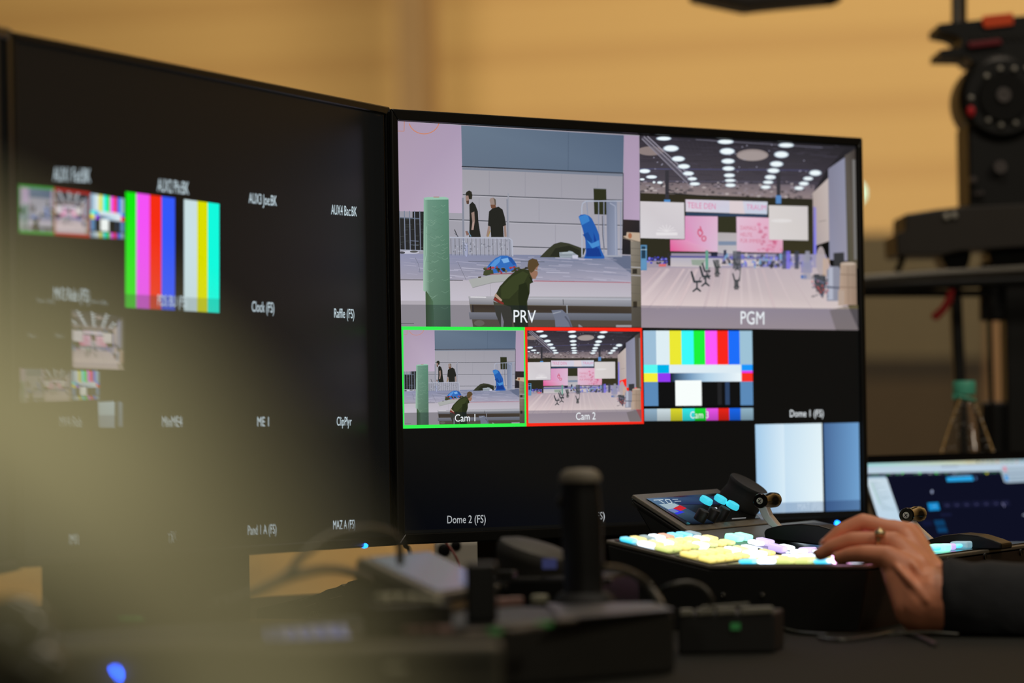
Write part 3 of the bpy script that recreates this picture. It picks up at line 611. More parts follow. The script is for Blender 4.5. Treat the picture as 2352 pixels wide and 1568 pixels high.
# ---------------------------------------------------------------- monitors
class PFace:                                         # plane through points
    def __init__(s, o, n): s.o, s.n = o, n.normalized()
    def at(s, x, y, off=0): return hit(x, y, s.o, s.n) + s.n*off
    def prism(s, mb, pts, t, off=0): return mb.prism([s.at(x, y, off) for x, y in pts], -s.n*t)
def vface(x0, y0, d0, x1, y1, d1):
    a, b = P(x0, y0, d0), P(x1, y1, d1); d = b-a; n = Vector((d.y, -d.x, 0))
    return PFace(a, n if n.y < 0 else -n)
SCR = mat('screen_glass', (10,10,10), .25, emit=(14,14,13), es=1, spec=.35, noise=0)
root_screen = {}
def monitor(label, outer, inner, face, thick=.03, group=None):
    c = [face.at(*p) for p in outer]
    root = thing('monitor', label, 'monitor', Vector(((c[2].x+c[3].x)/2, (c[2].y+c[3].y)/2, DZ)), group)
    mb = MB(); mid = sum((q for q in c), Vector())/4; f0 = [q-face.n*.001 for q in c]; f1 = [q-face.n*.010+(mid-q)*.02 for q in c]; f2 = [q-face.n*thick+(mid-q)*.35 for q in c]
    mb.loft([f0, f1, f2]); mb.build('housing', BLACK, root, bevel=.002)
    mb = MB()
    for i in range(4):
        j = (i+1) % 4; mb.prism([face.at(*outer[i]), face.at(*outer[j]), face.at(*inner[j]), face.at(*inner[i])], face.n*.0035)
    mb.build('bezel', BEZ, root, bevel=.0012)
    root_screen[root.name] = face.prism(MB(), inner, .0015).build('screen', SCR, root)
    return root
FR = vface(909.5, 278, 3.136, 1963.5, 336, 3.511)
RO = [(893,250),(1975,317),(1990,1207),(908,1251)]; RI = [(908.5,277),(1965,335.5),(1979,1183),(925,1225)]
mr = monitor('main monitor showing the two large preview and programme pictures above three smaller ones', RO, RI, FR)
right_screen().build('screen_picture', FR, root_screen[mr.name])
FL = vface(19, 72, 2.565, 887, 246, 3.15)
LO = [(19,72),(888,246),(905,1252),(41,1307)]; LI = [(27,93),(880.5,264),(897,1231),(48,1284)]
ml = monitor('left monitor, mostly black, showing a block of colour bars and a grid of small captions', LO, LI, FL)
left_screen().build('screen_picture', FL, root_screen[ml.name], gain=.95)
F3 = vface(17, 66, 2.55, -600, -80, 2.15)
m3 = monitor('black edge of a third monitor at the far left border', [(-560,-60),(16,66),(37,1312),(-540,1440)], [(-540,-30),(6,90),(26,1290),(-520,1410)], F3)
def led(root, face, x, y, r=.0016, col=(30,130,255), es=9, name='power_light'):
    MB().sphere(face.at(x, y, .003), r, (1.5,1,1), 10).build(name, mat('led_%d_%d_%d_%d' % (col+(int(es),)), col, emit=col, es=es), root)
led(mr, FR, 1915, 1201, .0024, (20,120,255), 7); led(ml, FL, 829, 1253, .0022, (20,120,255), 5)
# stands
def down(face, pts, off): return [face.at(x, y, off) for x, y in pts]
def stand(root, face, x0, x1, ytop, off, t):
    f2 = PFace(face.o-face.n*off, face.n); a, b = f2.at(x0, ytop), f2.at(x1, ytop); a.z = b.z = max(a.z, b.z)+.04
    a2, b2 = a.copy(), b.copy(); a2.z = b2.z = DZ
    MB().prism([a, b, b2, a2], -face.n*t).build('stand_neck', BLACK, root, bevel=.002)
    m_ = (a2+b2)/2; e = (b-a).normalized(); R = Matrix((e, face.n, UPZ)).transposed()
    MB().box(m_+Vector((0,0,.005))-face.n*t/2, ((b-a).length*1.08, .12, .010), R).build('stand_foot', BLACK, root, bevel=.003)
stand(mr, FR, 1148, 1470, 1230, .035, .03)
stand(ml, FL, 178, 576, 1290, .035, .03)
stand(m3, F3, -400, -100, 1300, .035, .03)

# ---------------------------------------------------------------- laptop and bottle
lf_d = 3.6; A0 = P(1963, 1046, lf_d)
ed = Vector((math.cos(math.radians(42)), math.sin(math.radians(42)), 0)); hn = Vector((ed.y, -ed.x, 0))
# lean solved so that the left edge runs through (2040,1242)
best = None
for i in range(60):
    t = math.radians(5+i*.8); dn = (hn*math.sin(t) - UPZ*math.cos(t)); q = A0 + dn*.08; rel = q-CAM; k = rel.dot(FWD)
    x = 1176+rel.dot(CR)/k*FPX; y = 784-rel.dot(CU)/k*FPX; e = abs((x-1963)/(y-1046) - 75/193)
    if best is None or e < best[0]: best = (e, dn)
dn = best[1]; FLT = PFace(A0, ed.cross(dn) if ed.cross(dn).y < 0 else -ed.cross(dn))
s = (DZ+.018-A0.z)/dn.z; WID = .325
B0 = A0+dn*s; A1 = A0+ed*WID; B1 = B0+ed*WID
lt = thing('laptop', 'open laptop with a lit screen standing behind the switcher panel', 'laptop', B0)
MB().prism([A0, A1, B1, B0], -FLT.n*.006).build('lid', mat('laptop_alu', (120,114,104), .3, .8), lt, bevel=.002)
def lp_(a, b, off=.0006): return A0+ed*a*WID+dn*b*s+FLT.n*off
MB().prism([lp_(.006,.01),lp_(.994,.01),lp_(.994,.99),lp_(.006,.99)], FLT.n*.0008).build('bezel', BLACKG, lt)
laptop_pic = laptop_screen()
# keep the laptop picture on its own display
clip_q = [(1974.5,1066),(2352,1057),(2352,1290),(2065,1290)]
laptop_pic.build('screen_picture', FLT, lt, off=.0018)
MB().prism([B0, B1, B1+hn*.22, B0+hn*.22], (0,0,-.016)).build('base', mat('laptop_alu', (120,114,104), .3, .8), lt, bevel=.002)
mb = MB()
for r in range(5):
    for c in range(14): mb.box(B0+ed*(.03+c*.0195)+hn*(.03+r*.019)+UPZ*.001, (.016,.016,.002), Matrix((ed, hn, UPZ)).transposed())
mb.build('keyboard', BLACK, lt)

bd = 3.86; bo = P(2222, 1035, bd); bo.z = DZ; sc_ = bd/8820
bt = thing('water_bottle', 'clear plastic bottle with a teal screw cap behind the laptop', 'bottle', bo)
def zz(py): return (P(2220, py, bd)).z - DZ
def prof(l): return [(r*sc_, zz(y)) for y, r in l]
mpet = mat('clear_pet', (235,235,235), .06, trans=1, noise=0, spec=.5)
mpet.node_tree.nodes['Principled BSDF'].inputs['IOR'].default_value = 1.28
out = [(1318,50),(1300,62),(1200,63),(1080,63),(1045,62),(1035,60),(1010,52),(985,43),(960,34),(940,26),(925,20),(918,18),(900,18)]
inn = [(y-1 if y < 1300 else y-4, r-2) for y, r in reversed(out)]
MB().lathe(prof(out+inn), bo, cap=True, seg=40).build('bottle_body', mpet, bt, smooth=True)
teal = mat('teal_cap', (96,200,168), .4, noise=.05)
mb = MB(); mb.lathe(prof([(906,26),(903,27),(880,27),(874,25)]), bo+Vector((-.002,0,0)), seg=36)
mb.build('screw_cap', teal, bt, smooth=True)
mb = MB(); ring = []
for i in range(24):
    a = 6.28318*i/24; ring.append(bo+Vector((.0105*math.cos(a)-.002, .0105*math.sin(a), zz(914)+.0026*-math.cos(a))))
mb.tube(ring+[ring[0]], .0017, smooth=False); mb.tube([bo+Vector((-.0125,-.004,zz(916))), bo+Vector((-.013,-.004,zz(905)))], .002)
mb.build('tamper_ring', teal, bt, smooth=True)
mb = MB(); R = random.Random(2)
for i in range(46):
    yy = R.uniform(925,1036); rr = 18+(yy-918)*.38; a = R.uniform(3.3,6.1); mb.sphere(bo+Vector((rr*sc_*math.cos(a)*.99, rr*sc_*math.sin(a)*.99, zz(yy))), R.uniform(.0003,.0007), seg=8)
mb.build('water_drops', mat('drops', (255,255,255), .02, spec=1, noise=0), bt, smooth=True, kind='stuff')

# ---------------------------------------------------------------- tripod with camera head
td = 4.15; TF = Face(2250, 300, td)
tb = TF.at(2300, 900); tb.z = 0
tt = thing('tripod', 'black professional tripod head and legs with an orange tag at the right edge', 'tripod', tb)
def tp(name, pts, t, m, off=0, bevel=.003): return TF.prism(MB(), pts, t, off).build(name, m, tt, bevel=bevel)
tp('camera_plate', [(2156,55),(2210,49),(2460,26),(2460,145),(2235,143),(2222,130),(2160,129),(2160,114),(2201,109),(2209,103),(2207,88),(2193,79),(2156,71)], .10, BLACK)
tp('orange_tag', [(2254,42),(2258,37),(2326,30),(2327,57),(2262,65),(2256,58)], .004, mat('orange_tag', (255,84,14), .5, noise=.05), .005, .001)
tp('plate_lock', [(2220,99),(2296,90),(2300,103),(2225,112)], .008, mat('dark_red', (120,16,30), .4), .009, .001)
mb = MB()
for i in range(9): x = 2232+i*16; mb.cyl(TF.at(x, 83-i*.9, .002), TF.at(x+7, 97-i*.9, .002), .0016)
mb.build('scale_marks', DGREY, tt, kind='stuff')
post = MB(); post.cyl(TF.at(2208,-160,-.04), TF.at(2208,50,-.04), .0062); post.build('support_rod', mat('rod_steel', (150,146,138), .25, .9), tt, smooth=True)
MB().cyl(TF.at(2226,-160,-.06), TF.at(2226,50,-.06), .0045).build('support_rod', BLACK, tt, smooth=True)
hc = TF.at(2296,228,.03)
th = MB(); th.lathe([(.040,-.002),(.0455,.004),(.0462,.02),(.0462,.10),(.042,.11)], hc, (0,1,0), 48); th = th.build('tilt_head', BLACK, tt, smooth=True)
MB().lathe([(.026,-.004),(.0275,.0),(.0275,.01)], hc+Vector((0,-.004,0)), (0,1,0), 40).build('dial', BLACKG, th, smooth=True)
SG = mat('screw_grey', (190,186,174), .4, .5)
def disc(x, y, r, m, name, off=.045, inner=True, parent=None):
    c = TF.at(x, y, off); tt_ = parent or tt; MB().lathe([(r*.5,0),(r,.002),(r,.008)] if not inner else [(r*.3,.003),(r*.35,0),(r*.9,0),(r,.002),(r,.012)], c, (0,1,0), 20).build(name, m, tt_, smooth=True)
disc(2294,226,.0080,mat('hub_grey', (112,106,104), .35, .6),'hub', parent=th)
for x, y in ((2257,182),(2288,165),(2320,165),(2349,164),(2222,231),(2261,282),(2290,293),(2323,288)): disc(x, y, .0030, SG, 'screw', .038, False, th)
MB().sphere(TF.at(2221,262,.036), .0045, (1,1,1.4)).build('red_button', mat('signal_red', (206,30,40), .4), th, smooth=True)
tp('head_body', [(2218,285),(2460,285),(2460,480),(2222,478)], .11, BLACK, .02)
disc(2289,388,.0072,mat('hub_grey', (112,106,104), .35, .6),'pan_knob', .034)
for x, y, r in ((2229,417,.0042),(2237,449,.003),(2247,447,.003)): disc(x, y, r, mat('hub_grey', (112,106,104), .35, .6), 'screw', .032, False)
tp('base_block', [(2072,495),(2143,484),(2219,476),(2460,468),(2460,561),(2210,576),(2160,588),(2054,588),(2051,540),(2072,533)], .13, mat('base_brown', (44,38,30), .5), .03)
for x, y in ((2166,502),(2184,499)): disc(x, y, .0036, SG, 'screw', .036, False)
MB().tube([TF.at(2075,585,-.01), TF.at(2072,602,-.01), TF.at(2062,622,-.01)], .0036).build('hook', BLACK, tt, smooth=True)
tp('bowl', [(2162,586),(2235,575),(2230,600),(2222,622),(2180,620)], .08, BLACK, -.01); tp('bowl', [(2272,575),(2460,560),(2460,625),(2285,615)], .08, BLACK, -.01)
RG = mat('rail_grey', (84,80,72), .35, .4)
MB().tube([TF.at(1900,652,.05), TF.at(2130,636,.06), TF.at(2470,618,.06)], .0058, smooth=False).build('spreader_rail', RG, tt, smooth=True)
MB().tube([TF.at(1900,662,.02), TF.at(2470,640,.02)], .0062, smooth=False).build('spreader_rail', BLACK, tt, smooth=True)
MB().tube([TF.at(1900,674,.01), TF.at(2280,674,.01)], .0040, smooth=False).build('spreader_rail', BLACK, tt, smooth=True)
def leg(x0, x1, y0, y1, dx, t=.03, off=-.02):
    a, b = TF.at(x0, y0, off), TF.at(x1, y0, off); c, d = a.copy(), b.copy(); c.z = d.z = 0; c.x += dx; d.x += dx
    MB().prism([a, b, d, c], (0, t, 0)).build('leg', BLACK, tt, bevel=.002)
tp('leg_bracket', [(2262,600),(2340,600),(2340,735),(2262,735)], .02, BLACK, -.035); tp('leg_bracket', [(2266,922),(2340,922),(2340,1300),(2262,1300)], .02, BLACK, -.035)
leg(2186,2212,620,0,.03,.02); leg(2273,2281,600,0,.008,.02); leg(2312,2460,590,0,.0,.05)
lv = MB(); TF.prism(lv, [(2180,650),(2191,652),(2184,694),(2170,716),(2148,738),(2134,730),(2136,722),(2158,702),(2170,680)], .008, .02); lv.build('lever', mat('lever_red', (170,24,26), .35), tt, bevel=.002)
# ---------------------------------------------------------------- video switcher seen from its left end
MC = P(1990, 1298, 2.84); MF = hit(1630, 1298, MC, UPZ)
V = (MC-MF); V.z = 0; V.normalize(); U = Vector((-V.y, V.x, 0))
def onu(px, py, u): return hit(px, py, MF+U*u, U)
ML = onu(1395, 1240, 0); PT = [ML, MF, MC]
vL = (ML-MF).dot(V); zL = ML.z-MF.z; vC = (MC-MF).dot(V)
def MX(v, u, up=0):                                  # point on the folded top surface
    z = (zL*(v/vL) if v < 0 else 0); n = Vector((0,0,1)) if v >= 0 else (UPZ*abs(vL)+V*zL).normalized()
    return MF + V*v + U*u + UPZ*z + n*up
def MN(v): return UPZ if v >= 0 else (UPZ*abs(vL)+V*zL).normalized()
sw = thing('video_switcher', 'black video switcher panel full of glowing yellow, white and cyan keys', 'control panel', Vector((MF.x, MF.y, DZ)))
def dz_(p): q = p.copy(); q.z = DZ; return q
ul = .46
drop = UPZ*-.004
MB().prism([ML+drop, MF+drop, MC+drop, dz_(MC)-V*.008, dz_(ML)+V*.01], U*ul).build('housing', mat('switcher_body', (26,26,24), .4), sw, bevel=.0006)
FRM = mat('front_panel', (66,48,36), .3, .3, noise=.1)  # brown base colour carries the reflection of the hall wall
MB().prism([MC+drop+V*.0005, MC+drop+U*ul+V*.0005, dz_(MC)+U*ul-V*.0075, dz_(MC)-V*.0075], V*.0012).build('front_panel', FRM, sw)
def plate(u0, u1, name='top_plate', m=None):
    n1, n2 = MN(-1), UPZ; t = .0030
    MB().prism([MX(vL-.001,u0), MX(0,u0), MX(vC+.001,u0), MX(vC+.001,u0,-t), MX(0,u0)-UPZ*t, MX(vL-.001,u0)-n1*t], U*(u1-u0)).build(name, m or DGREY, sw, bevel=.0008)
RIM = mat('top_plate_grey', (104,99,88), .45, .3, noise=.15, scale=600)
plate(0, .158, m=RIM); plate(.162, ul, m=RIM)
INS = mat('key_bed', (20,20,20), .18)
def bed(v0, v1, u0, u1):
    MB().prism([MX(v0,u0,.0004), MX(v1,u0,.0004), MX(v1,u1,.0004), MX(v0,u1,.0004)], MN((v0+v1)/2)*.0006).build('key_bed', INS, sw)
bed(vL+.004, vL+.049, .004, .154); bed(vL+.053, -.001, .004, .154); bed(.012, vC-.006, .004, .154); bed(vL+.05, -.004, .166, ul-.01); bed(.004, vC-.006, .166, ul-.01)
KC = {'y': ((248,226,120), 1.15), 'g': ((216,228,130), 1.05), 'w': ((225,240,255), 3.2), 'c': ((60,200,235), 1.5), 'm': ((130,240,200), 1.5), 'l': ((190,165,235), 1.1), 'o': ((235,150,110), .9), 'p': ((255,180,240), 8), 't': ((90,150,170), .8)}
def keymat(k): c, e = KC[k]; return mat('key_light_'+k, (230,230,230), .3, emit=c, es=e, noise=0)
kbm = {}
def key(v, u, k, sz=.0115, h=.0032, cnt=[0]):
    n = MN(v); e1 = V if v >= 0 else (V - n*V.dot(n)).normalized(); c = MX(v, u, h/2+.001)
    kb = kbm.get((k, v >= 0))
    if kb is None:
        o = MB().box(c, (sz, sz, h), Matrix((e1, U, n)).transposed()).build('key', keymat(k), sw, bevel=.0016)
        me = o.data; kbm[(k, v >= 0)] = (o, c.copy())
    else:
        src, c0 = kb; o = src.copy(); scn.collection.objects.link(o); o.parent = sw; o.location = src.location + (c-c0)
R = random.Random(4)
rows_a = ['wggwgyggw', 'wyywtwcyw'] 
for j, (rw, v) in enumerate(zip(['ggygwgyg', 'wywgyywy', 'cytwocct'], (vL+.041, vL+.0265, vL+.012))):
    for i, k in enumerate(rw[:8]): key(v, .012+i*.0188, k)
for v, rw in ((-.008,'yyyyywwy'), (-.023,'yyyyywyw')):
    for i, k in enumerate(rw): key(v, .014+i*.0182+(.0 if v > -.02 else 0), k)
nv = 6
cols = ['cgwywg','wgywww','gygwyw','ggywgw','cgcwww','pwwpwp']
for a in range(nv):
    v = .026+a*(vC-.026-.024)/(nv-1)
    for i, k in enumerate(cols[a]): key(v, .013+i*.0225, k, .0118, .009 if k == 'p' else .0032)  # pink keys made taller to stand in for the glow reflected on the finger
for i, k in enumerate('mwlwwyy'): key(-.049+i*.0185 if -.049+i*.0185 < -.008 or -.049+i*.0185 > 0 else -.0095, .176, k, .0130, .005)
for i, k in enumerate('mlwlyyy'): key(-.049+i*.0185 if -.049+i*.0185 < -.008 or -.049+i*.0185 > 0 else -.0095, .196, k, .0125, .005)
for i, k in enumerate('cmlctcmccc'): key(vC-.020, .215+i*.0185, k, .0150, .006)
SCW = mat('small_screw', (120,118,110), .25, .9)
def screw(c, ax, r=.0022): MB().lathe([(r*.4,.0004),(r*.5,0),(r,.0003),(r,.002)], c, tuple(ax), 14).build('screw', SCW, sw, smooth=True)
for x, y in ((1495,1338),(1660,1366),(1750,1366)): screw(hit(x, y, MF-U*.0012, U), U)
for x, y in ((2180,1287),(2265,1277),(2347,1268)): MB().lathe([(.001,.0004),(.0028,0),(.0028,.002)], hit(x, y, MC+V*.0026, V), tuple(-V), 14).build('screw', BLACK, sw, smooth=True)
# raised touch panel
ut = .170
ta, tbm = onu(1453, 1135, ut), onu(1583, 1219, ut); TN = U.cross(ta-tbm); TN = TN if TN.z > 0 else -TN; TP = PFace(ta, TN); TN = TP.n
tlen = .186; tdir = (tbm-ta).normalized(); tw = (tbm-ta).length
tpo = MB(); tpo.prism([ta, tbm, tbm+U*tlen, ta+U*tlen], -TN*.0035); tpo = tpo.build('touch_panel', GREY, sw, bevel=.0008)
MB().prism([ta-TN*.006+tdir*.003, tbm-TN*.006-tdir*.003, tbm-TN*.006-tdir*.003+U*tlen, ta-TN*.006+tdir*.003+U*tlen], -TN*.002).build('touch_panel_back', DGREY, sw)
lo = [ta-TN*.004, tbm-TN*.004, Vector((tbm.x, tbm.y, DZ+.02)), Vector((ta.x, ta.y, DZ+.02))-V*.0+V*.045]
MB().prism(lo, U*tlen).build('touch_panel_base', mat('switcher_body', (26,26,24), .4), sw, bevel=.001)
TS = [(1481.6,1146.5),(1660,1140.5),(1775,1195.5),(1588.5,1207)]
tq = [ta+tdir*tw*a+U*tlen*b+TN*.0004 for a, b in ((.14,.06),(.86,.06),(.86,.95),(.14,.95))]
MB().prism(tq, TN*.0004).build('touch_screen', BLACKG, tpo)
tsp = Pic()
tsp.grad([(1483,1147),(1530,1145),(1640,1203),(1590,1206)], [(90,120,150),(70,96,130),(8,10,20),(10,12,22)])
tsp.grad([(1530,1145),(1660,1141),(1700,1160),(1560,1160)], [(60,84,120),(26,30,60),(14,14,30),(40,50,90)])
tsp.poly([(1512,1160),(1548,1158),(1566,1166),(1534,1172)], (160,180,190)); tsp.poly([(1560,1162),(1576,1169),(1558,1177),(1544,1170)], (200,40,50)); tsp.poly([(1534,1172),(1544,1170),(1572,1178),(1554,1184)], (50,60,220)); tsp.poly([(1544,1170),(1558,1177),(1548,1180),(1532,1173)], (110,130,180))
for l in ([(1500,1150.5),(1522,1149.5)], [(1511,1150),(1525,1158)], [(1526,1149.5),(1534,1158),(1543,1157.5),(1536,1149),(1526,1149.5)]): tsp.line(l, 1.6, (190,205,214))
for l in ([(1543,1149),(1556,1148.5)], [(1548,1153.5),(1563,1153)]): tsp.line(l, 1.5, (170,184,200))
tsp.line([(1680,1193),(1712,1191)], 2, (140,140,140), .8); tsp.poly([(1735,1182),(1750,1182),(1762,1194),(1748,1195)], (120,126,134), .8)
tsp.build('screen_picture', TP, tpo, off=.0010)
jb = TP.at(1694, 1160)
MB().lathe([(.0150,0),(.0178,.001),(.0185,.004),(.0165,.012),(.0172,.018),(.0178,.020),(.0172,.0215),(.015,.0212),(.006,.0209)], jb, tuple(TN), 48).build('jog_dial', RUBBER, tpo, smooth=True)
for x, y in ((1604,1197),(1629,1194),(1653,1191)):
    MB().lathe([(.0050,0),(.0050,.0095),(.0042,.0105),(.001,.0106)], TP.at(x, y), tuple((TN*.9-V*.0).normalized()), 24).build('rotary_knob', BLACK, tpo, smooth=True)
for x, y in ((1607,1177),(1640,1174),(1668,1188)):
    MB().lathe([(.0052,0),(.0058,.002),(.0050,.0045),(.001,.005)], TP.at(x, y, .0095), tuple(TN), 24).build('lit_cap', mat('cyan_cap', (60,190,215), .3, emit=(60,205,228), es=.85, noise=.3, scale=900), tpo, smooth=True)
MB().box(TP.at(1632,1183,.005), (.006,.006,.004)).build('white_cap', mat('key_light_w2', (225,235,245), .4, emit=(220,230,240), es=.8), tpo)
# fader levers
def fader(uc, hx, hy, r, ex, lever, house, hw):
    pc = onu(hx, hy, uc)
    h = MB(); h.prism([onu(x, y, uc+.006) for x, y in house], U*hw); h.build('fader_slot', mat('slot_black', (14,14,14), .45, spec=.3), sw, bevel=.0015)
    l = MB(); l.prism([onu(x, y, uc+.008) for x, y in lever], U*.009); lo_ = l.build('fader_lever', mat('lever_silver', (225,225,228), .42, .75), sw, bevel=.0008)
    L = .036
    hd = MB(); hd.lathe([(r*.55,.0006),(r*.6,.0),(r*.93,0),(r,.0008),(r,.003),(r*.93,.005),(r*.95,.020),(r*1.05,.024),(r*1.05,L-.002),(r*.95,L)], pc, tuple(U), 40)
    hd.build('handle', mat('handle_black_chrome', (34,31,29), .14, .75), lo_, smooth=True)
    MB().lathe([(r*.12,.0003),(r*.42,0),(r*.45,.001)], pc-U*.0006, tuple(U), 20).build('screw', SG, lo_, smooth=True)
    cr_ = MB(); e2 = UPZ
    for a in (.6, .6+math.pi/2):
        d = V*math.cos(a)+UPZ*math.sin(a); o_ = U.cross(d); c = pc-U*.0009
        cr_.prism([c+d*r*.3+o_*r*.05, c-d*r*.3+o_*r*.05, c-d*r*.3-o_*r*.05, c+d*r*.3-o_*r*.05], U*-.0002)
    cr_.build('screw_slot', BLACK, lo_)
fader(.235, 1745, 1150, .0060, 0, [(1739,1163),(1757,1157),(1768,1183),(1784,1203),(1804,1220),(1788,1222),(1765,1206),(1752,1190)],
      [(1757,1238),(1754,1222),(1760,1214),(1775,1210),(1800,1205),(1840,1202),(1880,1206),(1920,1218),(1955,1236),(1975,1254),(1970,1262)], .030)
fader(.290, 2081, 1183, .0062, 0, [(2074,1198),(2092,1190),(2110,1212),(2132,1232),(2152,1250),(2134,1254),(2106,1236),(2088,1217)],
      [(2096,1262),(2104,1252),(2130,1240),(2165,1229),(2205,1225),(2245,1229),(2280,1240),(2300,1248),(2300,1262)], .030)

# ---------------------------------------------------------------- the operator: hand and sleeve
HP = lambda x, y, d: P(x, y, d)
K = 2.84/8820
def caps(mb, chain):
    for (a, ra), (b, rb) in zip(chain, chain[1:]):
        L = (b-a).length; ax = tuple((b-a).normalized())
        pr = [(ra*math.cos(t), -ra*math.sin(t)) for t in [math.pi/2*(1-i/5) for i in range(5)]] + [(ra, 0), (rb, L)] + [(rb*math.cos(t), L+rb*math.sin(t)) for t in [math.pi/2*(i/5) for i in range(1, 6)]]
        mb.lathe(pr, a, ax, 16)
def chain(*pts): return [(HP(x, y, d), r/1000) for x, y, d, r in pts]
hb = MB()
pinky = chain((2040,1278,2.800,8.2),(1986,1272,2.806,7.0),(1955,1274,2.812,6.2),(1929,1281,2.818,5.4))
ring_ = chain((2052,1246,2.822,8.6),(2010,1243,2.824,7.4),(1958,1242,2.828,7.0),(1912,1256,2.832,6.0),(1885,1272,2.835,5.2))
middl = chain((2074,1226,2.845,8.8),(2030,1214,2.848,7.8),(1982,1201,2.852,7.4),(1935,1220,2.852,6.6),(1903,1246,2.852,5.6))
index = chain((2092,1226,2.868,8.8),(2050,1216,2.872,7.8),(1998,1212,2.878,7.2),(1955,1236,2.874,6.4),(1925,1258,2.870,5.6))
for c in (pinky, ring_, middl, index): caps(hb, c)
# back of the hand, tendons, thumb, wrist
W1, W2, W3 = (2125,1400,2.765,20), (2150,1345,2.80,17), (2110,1400,2.78,19)
for kn in ((2042,1282,2.800,9.0),(2056,1252,2.822,9.4),(2078,1232,2.845,9.6),(2094,1232,2.868,9.4)):
    k2 = ((kn[0]*.5+2140*.5), kn[1]*.5+1350*.5+2, kn[2]*.55+2.785*.45, 12.5)
    caps(hb, chain(kn, k2, (2140,1368,2.785,17)))
for a, b in (((2046,1292,2.805,9),(2104,1392,2.78,17)), ((2060,1300,2.82,12),(2120,1405,2.785,18)), ((2084,1290,2.84,13),(2135,1350,2.80,17)), ((2100,1262,2.85,9),(2152,1326,2.80,11)), ((2070,1320,2.80,14),(2130,1390,2.775,20))): caps(hb, chain(a, b))
for a, b, c in (((2060,1250,2.812,3.0),(2105,1300,2.775,3.0),(2142,1350,2.762,3)), ((2078,1226,2.832,3.0),(2122,1284,2.79,3.0),(2155,1335,2.775,3)), ((2046,1280,2.792,3),(2088,1325,2.765,3),(2130,1372,2.752,3))): caps(hb, chain(*[(q[0], q[1]+6, q[2]+.004, q[3]) for q in (a, b, c)]))
caps(hb, chain((2114,1340,2.80,13),(2080,1305,2.83,11.5),(2030,1262,2.862,9.5),(1985,1258,2.876,8)))            # thumb, tucked beyond the fingers
caps(hb, chain((2138,1368,2.785,21),(2150,1384,2.775,22.5),(2200,1392,2.765,20),(2260,1398,2.76,19)))
caps(hb, chain((2128,1398,2.775,17),(2160,1400,2.77,15)))
SK = mat('skin', (226,146,108), .5, noise=.14, scale=70, sss=.12, bump=.25)
pr_ = thing('person', 'hand of a person in a dark sleeve pressing keys on the switcher, wearing a ring', 'person', HP(2138,1420,2.78))
ho = hb.build('hand', SK, pr_, smooth=True)
for m_ in list(ho.modifiers): ho.modifiers.remove(m_)
rm = ho.modifiers.new('remesh', 'REMESH'); rm.mode = 'VOXEL'; rm.voxel_size = .0011; rm.use_smooth_shade = True
sm = ho.modifiers.new('smooth', 'SMOOTH'); sm.factor = .6; sm.iterations = 14
for c, nm in ((pinky, 'p'), (ring_, 'r'), (middl, 'm')):       # nails on the finger ends
    a, b = c[-2][0], c[-1][0]; ax = (b-a).normalized(); up = (UPZ-ax*ax.z).normalized(); sd = ax.cross(up)
    MB().sphere(b+up*c[-1][1]*.62+ax*.0012, .0042, (.8,1.15,.42), 12, tuple(up)).build('fingernail', mat('nail', (226,160,136), .3), pr_, smooth=True)
rc = HP(2019,1242,2.8235); rax = (ring_[1][0]-ring_[0][0]).normalized()
rr = frame_to(rax); pts = [rc + rr @ Vector((.0090*math.cos(6.28318*i/28), .0090*math.sin(6.28318*i/28), 0)) for i in range(29)]
rg = MB(); rg.tube(pts, .0012, 8, False); rg.sphere(rc+(UPZ*.55-FWD*.75).normalized()*.0100, .0042, (1,1,.8)); rg.build('finger_ring', mat('ring_gold', (214,196,150), .18, .9), pr_, smooth=True)
SL = mat('dark_sleeve', (32,34,37), .9, noise=.3, scale=60, bump=.6)
def clampz(v): v.z = max(v.z, DZ+.0015); return v
rings = []; R = random.Random(8)
sl = [(2166,1375,2.778,28,29),(2172,1376,2.777,31,30),(2186,1382,2.775,32,31),(2210,1388,2.772,31,32),(2240,1396,2.768,33,34),(2270,1402,2.765,33,35),(2300,1410,2.762,36,38),(2360,1425,2.758,41,43),(2480,1455,2.75,50,52),(2700,1500,2.72,58,58)]
for i, (x, y, d, a, b) in enumerate(sl):
    c = HP(x, y, d); rings.append([clampz(c + Vector((.15*a/1000*math.cos(t), a/1000*math.cos(t)*.98*(1+.05*math.sin(3*t+i*1.7)), b/1000*math.sin(t)*(1+.06*math.sin(2*t+i*2.1))))) for t in [6.28318*k/28 for k in range(28)]])
so = MB(); so.loft(rings); so = so.build('sleeve', SL, pr_, smooth=True)
sb = so.modifiers.new('sub', 'SUBSURF'); sb.levels = sb.render_levels = 2

# ---------------------------------------------------------------- nearer gear, out of focus
ZP = EYE-.126; PA = hit(300, 1494, Vector((0,0,ZP)), UPZ); PB = hit(1552, 1403, Vector((0,0,ZP)), UPZ)
pe = (PB-PA).normalized(); pn = Vector((-pe.y, pe.x, 0)); PL = (PB-PA).length
kp = thing('keypad_console', 'blurred black control console with pale keys in the foreground', 'control panel', Vector((PB.x, PB.y, DZ)))
MB().prism([PA, PB, PB+pn*.17, PA+pn*.17], UPZ*-(ZP-DZ)).build('housing', mat('console_black', (38,38,34), .45), kp, bevel=.003)
def onp(x, y, up=0): return hit(x, y, Vector((0,0,ZP+up)), UPZ)
RK = Matrix((pe, pn, UPZ)).transposed()
def cap(x, y, sx, sy, h, m, name='key'): MB().box(onp(x, y, h/2), (sx, sy, h), RK).build(name, m, kp, bevel=.0012)
LAV = mat('lavender_key', (190,196,235), .4, emit=(120,126,170), es=.32)  # plastic keys, slight emission added to brighten them
PALE = mat('pale_key', (200,198,170), .5)
for x in (642,676,706,742,776): cap(x, 1454-(x-640)*.04, .0058, .018, .007, LAV)
kz = ZP+.017
